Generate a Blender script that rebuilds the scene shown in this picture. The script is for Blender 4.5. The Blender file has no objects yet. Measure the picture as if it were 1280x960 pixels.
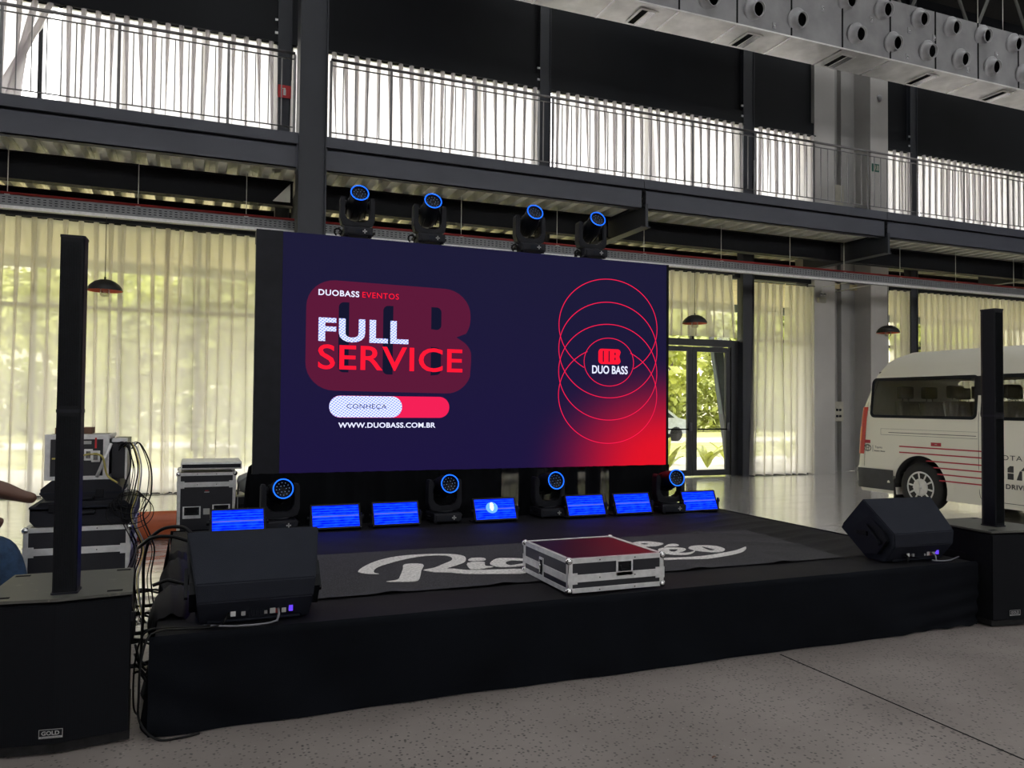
import bpy, bmesh, math, random
from mathutils import Vector, Matrix, Euler
random.seed(7)
PI = math.pi
scene = bpy.context.scene
COL = scene.collection

# ------------------------------------------------------------------ camera
CAMX, CAMY, CAMZ = 0.0, 0.0, 1.45
cam_data = bpy.data.cameras.new('camera')
cam_data.sensor_width = 36.0
cam_data.lens = 980.0 / 1280.0 * 36.0
cam_data.clip_start = 0.05
cam_data.clip_end = 400
cam = bpy.data.objects.new('camera', cam_data)
COL.objects.link(cam)
r0 = Vector((0.9276392500210562, -0.3733596190541163, 0.009381720531831965))
r1 = Vector((0.01872289249328975, 0.02140071532548084, -0.9995956495904944))
r2 = Vector((0.37300787540889396, 0.9274398116553563, 0.02684251552332901))
mw = Matrix((( r0.x, -r1.x, -r2.x, CAMX), (r0.y, -r1.y, -r2.y, CAMY), (r0.z, -r1.z, -r2.z, CAMZ), (0, 0, 0, 1)))
cam.matrix_world = mw
scene.camera = cam

# ------------------------------------------------------------------ sky and exposure
world = bpy.data.worlds.new('overcast_sky')
scene.world = world
world.use_nodes = True
wn = world.node_tree
wn.nodes.clear()
wo = wn.nodes.new('ShaderNodeOutputWorld')
wb = wn.nodes.new('ShaderNodeBackground')
wb.inputs[0].default_value = (1.0, 0.985, 0.97, 1)
wb.inputs[1].default_value = 3.6
wn.links.new(wb.outputs[0], wo.inputs[0])
scene.view_settings.view_transform = 'Standard'
scene.view_settings.look = 'None'
scene.view_settings.gamma = 1
scene.view_settings.exposure = 0.55
scene.view_settings.use_curve_mapping = False
scene.cycles.max_bounces = 10
scene.cycles.diffuse_bounces = 5
scene.cycles.transparent_max_bounces = 24
scene.cycles.use_denoising = True
# ------------------------------------------------------------------ helpers
def tag(o, label=None, cat=None, group=None, kind=None):
    if label: o['label'] = label
    if cat: o['category'] = cat
    if group: o['group'] = group
    if kind: o['kind'] = kind
    return o

def empty(name, loc=(0, 0, 0), rz=0, label=None, cat=None, group=None, kind=None):
    o = bpy.data.objects.new(name, None)
    COL.objects.link(o)
    o.location = loc
    o.rotation_euler = (0, 0, rz)
    o.empty_display_size = 0.1
    return tag(o, label, cat, group, kind)

def root_of(o):
    while o.parent: o = o.parent
    return o

class MB:
    def __init__(s):
        s.v = []; s.f = []; s.sm = []
    def add(s, vs, fs, smooth=False, M=None):
        k = len(s.v)
        if M is not None: vs = [tuple(M @ Vector(p)) for p in vs]
        s.v += [tuple(p) for p in vs]
        s.f += [tuple(i + k for i in f) for f in fs]
        s.sm += [smooth] * len(fs)
        return s
    def box(s, x0, x1, y0, y1, z0, z1, c=0.0, M=None):
        if c <= 0:
            vs = [(x, y, z) for z in (z0, z1) for y in (y0, y1) for x in (x0, x1)]
            fs = [(0, 2, 3, 1), (4, 5, 7, 6), (0, 1, 5, 4), (2, 6, 7, 3), (0, 4, 6, 2), (1, 3, 7, 5)]
            return s.add(vs, fs, False, M)
        bm = bmesh.new()
        bmesh.ops.create_cube(bm, size=1)
        for v in bm.verts:
            v.co = Vector(((x0 + x1) / 2 + v.co.x * (x1 - x0), (y0 + y1) / 2 + v.co.y * (y1 - y0), (z0 + z1) / 2 + v.co.z * (z1 - z0)))
        bmesh.ops.bevel(bm, geom=bm.edges[:], offset=c, segments=2, affect='EDGES', profile=0.7)
        return s.bm(bm, M)
    def bm(s, bm, M=None, smooth=False):
        bm.verts.index_update()
        s.add([v.co[:] for v in bm.verts], [[v.index for v in f.verts] for f in bm.faces], smooth, M)
        bm.free()
        return s
    def prism(s, poly, d0, d1, axis='y', M=None, smooth=False):
        """poly of 2D points extruded between d0 and d1 on the axis"""
        n = len(poly)
        def P(p, d):
            if axis == 'y': return (p[0], d, p[1])
            if axis == 'x': return (d, p[0], p[1])
            return (p[0], p[1], d)
        vs = [P(p, d0) for p in poly] + [P(p, d1) for p in poly]
        fs = [tuple(range(n)), tuple(range(2 * n - 1, n - 1, -1))]
        fs += [(i, (i + 1) % n, n + (i + 1) % n, n + i) for i in range(n)]
        k = len(s.f)
        s.add(vs, fs, smooth, M)
        s.sm[k] = s.sm[k + 1] = False
        return s
    def tube(s, pts, r, n=8, closed=False, M=None):
        pts = [Vector(p) for p in pts]
        m = len(pts); vs = []; fs = []
        up = Vector((0, 0, 1)); prev = None
        for i, p in enumerate(pts):
            if closed: t = pts[(i + 1) % m] - pts[i - 1]
            else: t = pts[min(i + 1, m - 1)] - pts[max(i - 1, 0)]
            t.normalize() if t.length > 0 else None
            if prev is None:
                a = t.cross(up)
                if a.length < 1e-3: a = t.cross(Vector((1, 0, 0)))
            else:
                a = prev - t * prev.dot(t)
                if a.length < 1e-5: a = t.cross(up)
            a.normalize(); prev = a
            b = t.cross(a)
            rr = r[i] if isinstance(r, (list, tuple)) else r
            for k in range(n):
                q = 2 * PI * k / n
                vs.append(p + (a * math.cos(q) + b * math.sin(q)) * rr)
        for i in range(m if closed else m - 1):
            j = (i + 1) % m
            for k in range(n):
                fs.append((i * n + k, i * n + (k + 1) % n, j * n + (k + 1) % n, j * n + k))
        if not closed:
            fs.append(tuple(range(n - 1, -1, -1)))
            fs.append(tuple((m - 1) * n + k for k in range(n)))
        return s.add(vs, fs, n > 4, M)
    def lathe(s, prof, n=24, M=None, smooth=True):
        """prof: (r, z) list around z"""
        vs = []; fs = []
        for r, z in prof:
            for k in range(n):
                q = 2 * PI * k / n
                vs.append((r * math.cos(q), r * math.sin(q), z))
        for i in range(len(prof) - 1):
            for k in range(n):
                fs.append((i * n + k, i * n + (k + 1) % n, (i + 1) * n + (k + 1) % n, (i + 1) * n + k))
        if prof[0][0] > 1e-4: fs.append(tuple(range(n - 1, -1, -1)))
        if prof[-1][0] > 1e-4: fs.append(tuple((len(prof) - 1) * n + k for k in range(n)))
        return s.add(vs, fs, smooth, M)
    def sphere(s, c, r, n=10, sc=(1, 1, 1), M=None):
        bm = bmesh.new()
        bmesh.ops.create_uvsphere(bm, u_segments=n, v_segments=max(6, n * 2 // 3), radius=r)
        for v in bm.verts: v.co = Vector((v.co.x * sc[0] + c[0], v.co.y * sc[1] + c[1], v.co.z * sc[2] + c[2]))
        return s.bm(bm, M, True)
    def grid(s, fn, nu, nv, smooth=True, M=None):
        vs = [fn(i / nu, j / nv) for j in range(nv + 1) for i in range(nu + 1)]
        fs = [(j * (nu + 1) + i, j * (nu + 1) + i + 1, (j + 1) * (nu + 1) + i + 1, (j + 1) * (nu + 1) + i) for j in range(nv) for i in range(nu)]
        return s.add(vs, fs, smooth, M)
    def build(s, name, mat, parent=None, local=False):
        """verts are world coordinates unless local; a child's mesh is written in its root's space"""
        me = bpy.data.meshes.new(name)
        vs = s.v
        if parent is not None and not local:
            R = root_of(parent)
            Mi = (Matrix.Translation(R.location) @ R.rotation_euler.to_matrix().to_4x4()).inverted()
            vs = [tuple(Mi @ Vector(p)) for p in vs]
        me.from_pydata(vs, [], s.f)
        me.polygons.foreach_set('use_smooth', s.sm)
        if mat is not None: me.materials.append(mat)
        me.update()
        bm = bmesh.new(); bm.from_mesh(me)
        bmesh.ops.recalc_face_normals(bm, faces=bm.faces[:])
        bm.to_mesh(me); bm.free()
        o = bpy.data.objects.new(name, me)
        COL.objects.link(o)
        if parent is not None: o.parent = parent
        return o

def meshobj(name, me, mat, parent=None):
    me.materials.clear(); me.materials.append(mat)
    o = bpy.data.objects.new(name, me)
    COL.objects.link(o)
    if parent is not None: o.parent = parent
    return o

def copy_tree(o, parent=None):
    c = o.copy(); COL.objects.link(c)
    if parent is not None: c.parent = parent
    for ch in list(o.children): copy_tree(ch, c)
    return c

def text_mesh(s, w, h, bold=0.0, spacing=1.0, ext=0.0005):
    """lettering centred at the origin in XY, w x h"""
    cu = bpy.data.curves.new('t', 'FONT')
    cu.body = s; cu.offset = bold; cu.extrude = 0.0; cu.space_character = spacing
    cu.resolution_u = 4
    t = bpy.data.objects.new('t', cu); COL.objects.link(t)
    bpy.context.view_layer.update()
    me = bpy.data.meshes.new_from_object(t.evaluated_get(bpy.context.evaluated_depsgraph_get()))
    bpy.data.objects.remove(t); bpy.data.curves.remove(cu)
    xs = [v.co.x for v in me.vertices]; ys = [v.co.y for v in me.vertices]
    x0, x1, y0, y1 = min(xs), max(xs), min(ys), max(ys)
    vs = [((v.co.x - (x0 + x1) / 2) / (x1 - x0) * w, (v.co.y - (y0 + y1) / 2) / (y1 - y0) * h, 0) for v in me.vertices]
    fs = [tuple(p.vertices) for p in me.polygons]
    bpy.data.meshes.remove(me)
    return vs, fs

def letters(name, s, cx, cz, w, h, Y, mat, parent, bold=0.0, spacing=1.0):
    """lettering facing -Y at plane Y (world)"""
    vs, fs = text_mesh(s, w, h, bold, spacing)
    m = MB(); m.add([(cx + a, Y, cz + b) for a, b, _ in vs], fs)
    return m.build(name, mat, parent)

# ------------------------------------------------------------------ materials
def new_mat(name):
    m = bpy.data.materials.new(name); m.use_nodes = True
    nt = m.node_tree
    return m, nt, nt.nodes['Principled BSDF']

def pmat(name, col, rough=0.5, metal=0.0, var=0.12, scale=8.0, bump=0.0, bscale=60.0, coat=0.0, spec=0.5):
    m, nt, b = new_mat(name)
    b.inputs['Roughness'].default_value = rough
    b.inputs['Metallic'].default_value = metal
    b.inputs['Specular IOR Level'].default_value = spec
    if coat: b.inputs['Coat Weight'].default_value = coat; b.inputs['Coat Roughness'].default_value = 0.08
    tc = nt.nodes.new('ShaderNodeTexCoord')
    no = nt.nodes.new('ShaderNodeTexNoise'); no.inputs['Scale'].default_value = scale; no.inputs['Detail'].default_value = 5
    nt.links.new(tc.outputs['Object'], no.inputs['Vector'])
    cr = nt.nodes.new('ShaderNodeValToRGB')
    cr.color_ramp.elements[0].position = 0.3; cr.color_ramp.elements[1].position = 0.7
    cr.color_ramp.elements[0].color = (*[c * (1 - var) for c in col], 1)
    cr.color_ramp.elements[1].color = (*[min(1, c * (1 + var)) for c in col], 1)
    nt.links.new(no.outputs['Fac'], cr.inputs['Fac'])
    nt.links.new(cr.outputs['Color'], b.inputs['Base Color'])
    if bump:
        n2 = nt.nodes.new('ShaderNodeTexNoise'); n2.inputs['Scale'].default_value = bscale; n2.inputs['Detail'].default_value = 4
        nt.links.new(tc.outputs['Object'], n2.inputs['Vector'])
        bp = nt.nodes.new('ShaderNodeBump'); bp.inputs['Strength'].default_value = bump; bp.inputs['Distance'].default_value = 0.01
        nt.links.new(n2.outputs['Fac'], bp.inputs['Height'])
        nt.links.new(bp.outputs['Normal'], b.inputs['Normal'])
    return m

def emat(name, col, strength=1.0):
    m, nt, b = new_mat(name)
    nt.nodes.remove(b)
    e = nt.nodes.new('ShaderNodeEmission')
    e.inputs[0].default_value = (*col, 1); e.inputs[1].default_value = strength * 0.87
    nt.links.new(e.outputs[0], nt.nodes['Material Output'].inputs[0])
    return m

def glassmat(name, tint=(1, 1, 1), refl=0.08, rough=0.0):
    m, nt, b = new_mat(name)
    nt.nodes.remove(b)
    t = nt.nodes.new('ShaderNodeBsdfTransparent'); t.inputs[0].default_value = (*tint, 1)
    g = nt.nodes.new('ShaderNodeBsdfGlossy'); g.inputs['Roughness'].default_value = rough
    lw = nt.nodes.new('ShaderNodeLayerWeight'); lw.inputs[0].default_value = 0.25
    mm = nt.nodes.new('ShaderNodeMath'); mm.operation = 'MULTIPLY_ADD'
    mm.inputs[1].default_value = 0.6; mm.inputs[2].default_value = refl
    nt.links.new(lw.outputs['Fresnel'], mm.inputs[0])
    mx = nt.nodes.new('ShaderNodeMixShader')
    nt.links.new(mm.outputs[0], mx.inputs[0])
    nt.links.new(t.outputs[0], mx.inputs[1]); nt.links.new(g.outputs[0], mx.inputs[2])
    nt.links.new(mx.outputs[0], nt.nodes['Material Output'].inputs[0])
    return m

def clothmat(name, col, thru=0.28, trans=0.62):
    """sheer curtain: part open weave, part translucent thread"""
    m, nt, b = new_mat(name)
    nt.nodes.remove(b)
    d = nt.nodes.new('ShaderNodeBsdfDiffuse'); d.inputs[0].default_value = (*col, 1)
    t = nt.nodes.new('ShaderNodeBsdfTranslucent'); t.inputs[0].default_value = (*col, 1)
    a = nt.nodes.new('ShaderNodeBsdfTransparent')
    m1 = nt.nodes.new('ShaderNodeMixShader'); m1.inputs[0].default_value = trans
    nt.links.new(d.outputs[0], m1.inputs[1]); nt.links.new(t.outputs[0], m1.inputs[2])
    m2 = nt.nodes.new('ShaderNodeMixShader'); m2.inputs[0].default_value = thru
    nt.links.new(m1.outputs[0], m2.inputs[1]); nt.links.new(a.outputs[0], m2.inputs[2])
    nt.links.new(m2.outputs[0], nt.nodes['Material Output'].inputs[0])
    return m

M = {}
M['steel_dark'] = pmat('dark_painted_steel', (0.030, 0.034, 0.045), 0.45, 0.0, 0.1, 2.0)
M['steel_grey'] = pmat('grey_painted_steel', (0.070, 0.075, 0.098), 0.42, 0.0, 0.08, 2.0)
M['wall_dark'] = pmat('dark_wall_panel', (0.009, 0.0105, 0.014), 0.6, 0, 0.12, 1.5, spec=0.25)
M['frame'] = pmat('anodised_window_frame', (0.035, 0.037, 0.042), 0.4, 0.3, 0.1, 4)
M['galv'] = pmat('galvanised_sheet', (0.78, 0.78, 0.70), 0.45, 0.2, 0.12, 5)
M['tray'] = pmat('galvanised_tray', (0.24, 0.245, 0.26), 0.5, 0.4, 0.15, 12)
M['rail'] = pmat('stainless_rail', (0.22, 0.215, 0.22), 0.32, 0.7, 0.1, 10)
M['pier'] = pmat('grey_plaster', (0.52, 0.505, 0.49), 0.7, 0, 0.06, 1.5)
M['pier2'] = pmat('grey_plaster_return', (0.36, 0.355, 0.345), 0.7, 0, 0.06, 1.5)  # pier plaster darkened, recess shade put into the colour
M['duct'] = pmat('insulated_duct_board', (0.33, 0.33, 0.34), 0.5, 0.1, 0.14, 3, 0.25, 12)
M['duct_under'] = pmat('foil_duct_underside', (0.88, 0.87, 0.86), 0.38, 0.75, 0.14, 3, 0.35, 10)  # underside lightened and metallic, floor bounce put into the colour
M['nozzle'] = pmat('grey_plastic_nozzle', (0.42, 0.42, 0.44), 0.45)
M['hole'] = pmat('dark_opening', (0.012, 0.012, 0.014), 0.9, spec=0.1)
M['red'] = pmat('red_conduit', (0.33, 0.02, 0.02), 0.45)
M['curtain'] = clothmat('sheer_cream_curtain', (0.95, 0.915, 0.85), 0.30, 0.86)
M['curtain_up'] = clothmat('sheer_white_curtain', (0.80, 0.77, 0.785), 0.15, 0.62)
M['glass'] = glassmat('window_glass', (0.96, 0.96, 0.96), 0.03)
M['black'] = pmat('black_painted_wood', (0.006, 0.007, 0.009), 0.7, 0, 0.25, 20, 0.25, 150, spec=0.15)
M['plastic'] = pmat('black_plastic', (0.005, 0.006, 0.009), 0.5, 0, 0.15, 20, spec=0.2)
M['plastic2'] = pmat('charcoal_plastic', (0.014, 0.015, 0.021), 0.5, 0, 0.15, 12, 0.1, 200, spec=0.2)
M['cab'] = pmat('charcoal_textured_paint', (0.017, 0.0195, 0.029), 0.7, 0, 0.08, 9, 0.2, 300, spec=0.15)
M['cable'] = pmat('black_rubber_cable', (0.006, 0.006, 0.007), 0.5, spec=0.2)
M['grey_cable'] = pmat('grey_cable', (0.20, 0.20, 0.23), 0.5)
M['yellow_cable'] = pmat('yellow_cable', (0.45, 0.38, 0.10), 0.5)
M['blue_cloth'] = pmat('blue_strap', (0.03, 0.03, 0.15), 0.7)
M['alu'] = pmat('brushed_aluminium_edge', (0.74, 0.74, 0.75), 0.42, 0.35, 0.12, 25)
M['chrome'] = pmat('chrome_corner', (0.72, 0.72, 0.73), 0.2, 0.95, 0.05, 10)
M['ply'] = pmat('black_laminate_ply', (0.018, 0.019, 0.026), 0.4, 0, 0.15, 10, 0.05, 80)
M['ply_top'] = pmat('maroon_laminate_ply', (0.022, 0.008, 0.012), 0.3, 0, 0.1, 10, 0, 80, 0.0, 0.35)
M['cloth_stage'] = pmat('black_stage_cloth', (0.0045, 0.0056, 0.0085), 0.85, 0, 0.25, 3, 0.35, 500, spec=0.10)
M['cloth_top'] = pmat('charcoal_stage_top_cloth', (0.009, 0.009, 0.0115), 0.7, 0, 0.2, 2.5, 0.35, 400, spec=0.2)  # same black cloth made paler, overhead light put into the colour
M['lace'] = clothmat('black_lace_drape', (0.03, 0.03, 0.032), 0.06, 0.4)
M['drape'] = pmat('black_drape', (0.004, 0.0045, 0.006), 0.9, 0, 0.2, 3, spec=0.1)
M['white'] = pmat('white_print', (0.75, 0.75, 0.74), 0.6, 0, 0.04)
M['silver_print'] = pmat('silver_print', (0.42, 0.42, 0.42), 0.5)
M['orange'] = pmat('orange_vinyl', (0.50, 0.11, 0.035), 0.42, 0, 0.1, 3, 0.1, 20)
M['card'] = pmat('brown_cardboard', (0.16, 0.085, 0.055), 0.8)
M['skin'] = pmat('brown_skin', (0.13, 0.062, 0.042), 0.5, 0, 0.12, 14, 0.15, 60)
M['jeans'] = pmat('blue_denim', (0.022, 0.055, 0.12), 0.85, 0, 0.3, 30, 0.3, 300)
M['shirt'] = pmat('grey_cotton', (0.10, 0.10, 0.11), 0.9)
M['shoe'] = pmat('dark_shoe_leather', (0.03, 0.025, 0.02), 0.5)
M['hair'] = pmat('black_hair', (0.008, 0.007, 0.006), 0.6)
M['van'] = pmat('cream_van_paint', (0.78, 0.755, 0.66), 0.28, 0, 0.02, 1, 0, 60, 0.6)
M['van_trim'] = pmat('grey_bumper_plastic', (0.045, 0.047, 0.052), 0.55)
M['van_in'] = pmat('dark_cabin_trim', (0.035, 0.035, 0.035), 0.8)
M['seat'] = pmat('beige_seat_fabric', (0.22, 0.20, 0.16), 0.9, 0, 0.15, 30)
M['tint'] = glassmat('tinted_glass', (0.58, 0.59, 0.57), 0.02)
M['tyre'] = pmat('black_tyre', (0.012, 0.012, 0.013), 0.7)
M['rim'] = pmat('silver_wheel', (0.60, 0.60, 0.61), 0.32, 0.6)
M['red_stripe'] = pmat('red_vinyl_stripe', (0.42, 0.02, 0.04), 0.4)
M['dark_print'] = pmat('dark_vinyl_print', (0.03, 0.03, 0.035), 0.5)
M['taillight'] = pmat('red_tail_lamp', (0.50, 0.004, 0.006), 0.3, 0, 0.05, 10)
M['amber'] = pmat('amber_lamp_lens', (0.75, 0.16, 0.02), 0.3, 0, 0.05, 10)
M['lamp_black'] = pmat('black_lamp_enamel', (0.012, 0.012, 0.013), 0.5)
M['copper'] = pmat('copper_lamp_inside', (0.60, 0.12, 0.06), 0.35, 0.3)
M['bulb'] = glassmat('frosted_bulb', (0.85, 0.85, 0.82), 0.15, 0.3)
M['box_cream'] = pmat('cream_metal_box', (0.42, 0.40, 0.33), 0.5)
M['sign_red'] = pmat('red_sign', (0.55, 0.03, 0.035), 0.5)
M['sign_green'] = pmat('green_sign', (0.01, 0.10, 0.07), 0.5)
M['roof'] = pmat('dark_roof_deck', (0.035, 0.034, 0.032), 0.8)
M['truss'] = pmat('pale_truss_paint', (0.17, 0.175, 0.165), 0.6)
M['skylight'] = glassmat('clear_roof_sheet', (0.85, 0.86, 0.86), 0.03)
M['lawn'] = pmat('lawn_grass', (0.50, 0.50, 0.19), 0.9, 0, 0.4, 1.2, 0.4, 60)  # lawn and paving raised, sunlit look put into the colour
M['paving'] = pmat('pale_outdoor_paving', (0.74, 0.71, 0.64), 0.8, 0, 0.12, 1)
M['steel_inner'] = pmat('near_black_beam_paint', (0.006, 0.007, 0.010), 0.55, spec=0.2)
M['scuff_low'] = pmat('scuffed_black_plinth', (0.012, 0.012, 0.013), 0.6, 0, 0.5, 30, spec=0.2)
M['soffit'] = pmat('beige_canopy_soffit', (0.56, 0.49, 0.28), 0.8)
M['leaf'] = pmat('sunlit_leaf', (0.56, 0.60, 0.16), 0.6, 0, 0.45, 3)  # leaf greens raised, sunlit look put into the colour
M['leaf2'] = pmat('mid_green_leaf', (0.42, 0.46, 0.14), 0.6, 0, 0.4, 2)
M['leaf3'] = pmat('lime_leaf', (0.60, 0.66, 0.14), 0.5, 0, 0.3, 6)
M['hill'] = pmat('hazy_wooded_hillside', (0.64, 0.61, 0.43), 0.9, 0, 0.35, 0.8)  # added slope, kept pale so the curtains stay bright
M['bark'] = pmat('grey_bark', (0.13, 0.10, 0.08), 0.9)
M['bluegrey'] = pmat('bluegrey_brace_paint', (0.10, 0.13, 0.14), 0.5)
M['car_white'] = pmat('pale_blue_car_paint', (0.55, 0.60, 0.65), 0.3)
M['car_glass'] = pmat('dark_car_glass', (0.05, 0.06, 0.07), 0.15)

# floor: ground terrazzo concrete, rougher in the foreground, polished further in
def floor_mat():
    m, nt, b = new_mat('ground_concrete_floor')
    L = nt.links
    tc = nt.nodes.new('ShaderNodeTexCoord')
    sx = nt.nodes.new('ShaderNodeSeparateXYZ'); L.new(tc.outputs['Object'], sx.inputs[0])
    def noise(sc, det=5, w=None):
        n = nt.nodes.new('ShaderNodeTexNoise'); n.inputs['Scale'].default_value = sc; n.inputs['Detail'].default_value = det
        L.new(tc.outputs['Object'], n.inputs['Vector']); return n
    def ramp(src, p0, p1, c0, c1):
        r = nt.nodes.new('ShaderNodeValToRGB')
        r.color_ramp.elements[0].position = p0; r.color_ramp.elements[1].position = p1
        r.color_ramp.elements[0].color = (*c0, 1); r.color_ramp.elements[1].color = (*c1, 1)
        L.new(src, r.inputs['Fac']); return r
    def mix(fac, a, bb, blend='MIX'):
        x = nt.nodes.new('ShaderNodeMix'); x.data_type = 'RGBA'; x.blend_type = blend
        if isinstance(fac, (int, float)): x.inputs[0].default_value = fac
        else: L.new(fac, x.inputs[0])
        for s_, i_ in ((a, 6), (bb, 7)):
            if isinstance(s_, tuple): x.inputs[i_].default_value = (*s_, 1)
            else: L.new(s_, x.inputs[i_])
        return x.outputs[2]
    rough_base = ramp(noise(1.3, 8).outputs['Fac'], 0.3, 0.7, (0.215, 0.187, 0.176), (0.30, 0.265, 0.25))
    # dark stone chips
    vo = nt.nodes.new('ShaderNodeTexVoronoi'); vo.inputs['Scale'].default_value = 48; vo.inputs['Randomness'].default_value = 1
    L.new(tc.outputs['Object'], vo.inputs['Vector'])
    chip = ramp(vo.outputs['Distance'], 0.20, 0.36, (1, 1, 1), (0, 0, 0))
    pick = nt.nodes.new('ShaderNodeSeparateColor'); L.new(vo.outputs['Color'], pick.inputs[0])
    pr = ramp(pick.outputs[0], 0.62, 0.66, (1, 1, 1), (0, 0, 0))
    patch = ramp(noise(3.0, 4).outputs['Fac'], 0.35, 0.62, (0.6, 0.6, 0.6), (1, 1, 1))
    m1 = nt.nodes.new('ShaderNodeMath'); m1.operation = 'MULTIPLY'
    L.new(chip.outputs[0], m1.inputs[0]); L.new(pr.outputs[0], m1.inputs[1])
    m2 = nt.nodes.new('ShaderNodeMath'); m2.operation = 'MULTIPLY'
    L.new(m1.outputs[0], m2.inputs[0]); L.new(patch.outputs[0], m2.inputs[1])
    c1 = mix(m2.outputs[0], rough_base.outputs[0], (0.035, 0.033, 0.032))
    # pale chips
    vp = nt.nodes.new('ShaderNodeTexVoronoi'); vp.inputs['Scale'].default_value = 41
    L.new(tc.outputs['Object'], vp.inputs['Vector'])
    chip2 = ramp(vp.outputs['Distance'], 0.10, 0.2, (0.5, 0.5, 0.5), (0, 0, 0))
    pk2 = nt.nodes.new('ShaderNodeSeparateColor'); L.new(vp.outputs['Color'], pk2.inputs[0])
    pr2 = ramp(pk2.outputs[1], 0.12, 0.15, (1, 1, 1), (0, 0, 0))
    m3 = nt.nodes.new('ShaderNodeMath'); m3.operation = 'MULTIPLY'
    L.new(chip2.outputs[0], m3.inputs[0]); L.new(pr2.outputs[0], m3.inputs[1])
    c1 = mix(m3.outputs[0], c1, (0.5, 0.48, 0.46))
    # pitted band of coarse chips along the joint
    v3 = nt.nodes.new('ShaderNodeTexVoronoi'); v3.inputs['Scale'].default_value = 26
    L.new(tc.outputs['Object'], v3.inputs['Vector'])
    c3 = ramp(v3.outputs['Distance'], 0.22, 0.38, (1, 1, 1), (0, 0, 0))
    k3 = nt.nodes.new('ShaderNodeSeparateColor'); L.new(v3.outputs['Color'], k3.inputs[0])
    q3 = ramp(k3.outputs[2], 0.5, 0.54, (1, 1, 1), (0, 0, 0))
    dx = nt.nodes.new('ShaderNodeMath'); dx.operation = 'SUBTRACT'; dx.inputs[1].default_value = 3.12; L.new(sx.outputs[0], dx.inputs[0])
    ax = nt.nodes.new('ShaderNodeMath'); ax.operation = 'ABSOLUTE'; L.new(dx.outputs[0], ax.inputs[0])
    bd = nt.nodes.new('ShaderNodeMapRange'); bd.inputs[1].default_value = 0.05; bd.inputs[2].default_value = 0.28; bd.inputs[3].default_value = 1; bd.inputs[4].default_value = 0
    L.new(ax.outputs[0], bd.inputs[0])
    nb = ramp(noise(4.0, 3).outputs['Fac'], 0.45, 0.6, (0, 0, 0), (1, 1, 1))
    g1 = nt.nodes.new('ShaderNodeMath'); g1.operation = 'MULTIPLY'; L.new(c3.outputs[0], g1.inputs[0]); L.new(q3.outputs[0], g1.inputs[1])
    g2 = nt.nodes.new('ShaderNodeMath'); g2.operation = 'MULTIPLY'; L.new(g1.outputs[0], g2.inputs[0]); L.new(bd.outputs[0], g2.inputs[1])
    g3 = nt.nodes.new('ShaderNodeMath'); g3.operation = 'MULTIPLY'; L.new(g2.outputs[0], g3.inputs[0]); L.new(nb.outputs[0], g3.inputs[1])
    c1 = mix(g3.outputs[0], c1, (0.04, 0.038, 0.036))
    # polished zone, bright reflections also put into its paler base colour
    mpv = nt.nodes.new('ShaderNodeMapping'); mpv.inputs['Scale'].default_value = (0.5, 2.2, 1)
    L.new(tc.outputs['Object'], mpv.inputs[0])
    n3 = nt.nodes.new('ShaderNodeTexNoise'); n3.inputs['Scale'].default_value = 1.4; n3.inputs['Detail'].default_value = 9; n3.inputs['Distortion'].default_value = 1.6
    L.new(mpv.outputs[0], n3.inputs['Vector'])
    pol_bright = ramp(n3.outputs['Fac'], 0.3, 0.72, (0.48, 0.455, 0.43), (0.80, 0.77, 0.74))
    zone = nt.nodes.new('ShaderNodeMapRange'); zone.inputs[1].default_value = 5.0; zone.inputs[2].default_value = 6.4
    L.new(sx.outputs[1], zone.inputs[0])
    col = mix(zone.outputs[0], c1, pol_bright.outputs[0])
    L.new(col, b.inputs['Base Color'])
    rr = nt.nodes.new('ShaderNodeMapRange'); rr.inputs[1].default_value = 0.3; rr.inputs[2].default_value = 0.7
    rr.inputs[3].default_value = 0.30; rr.inputs[4].default_value = 0.5
    L.new(noise(2.0, 6).outputs['Fac'], rr.inputs[0])
    rp = nt.nodes.new('ShaderNodeMapRange'); rp.inputs[1].default_value = 0.3; rp.inputs[2].default_value = 0.75
    rp.inputs[3].default_value = 0.05; rp.inputs[4].default_value = 0.22
    L.new(n3.outputs['Fac'], rp.inputs[0])
    mf = nt.nodes.new('ShaderNodeMix'); L.new(zone.outputs[0], mf.inputs[0]); L.new(rr.outputs[0], mf.inputs[2]); L.new(rp.outputs[0], mf.inputs[3])
    L.new(mf.outputs[0], b.inputs['Roughness'])
    L.new(zone.outputs[0], b.inputs['Coat Weight']); b.inputs['Coat Roughness'].default_value = 0.12; b.inputs['Coat IOR'].default_value = 1.6
    mpw = nt.nodes.new('ShaderNodeMapping'); mpw.inputs['Scale'].default_value = (0.8, 5.0, 1); L.new(tc.outputs['Object'], mpw.inputs[0])
    nw = nt.nodes.new('ShaderNodeTexNoise'); nw.inputs['Scale'].default_value = 1.6; nw.inputs['Detail'].default_value = 3; L.new(mpw.outputs[0], nw.inputs['Vector'])
    bw = nt.nodes.new('ShaderNodeBump'); bw.inputs['Strength'].default_value = 0.5; bw.inputs['Distance'].default_value = 0.012; L.new(nw.outputs['Fac'], bw.inputs['Height']); L.new(bw.outputs['Normal'], b.inputs['Coat Normal'])
    bp = nt.nodes.new('ShaderNodeBump'); bp.inputs['Strength'].default_value = 0.12; bp.inputs['Distance'].default_value = 0.006
    L.new(noise(6.0, 6).outputs['Fac'], bp.inputs['Height']); L.new(bp.outputs['Normal'], b.inputs['Normal'])
    return m
M['floor'] = floor_mat()

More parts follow.
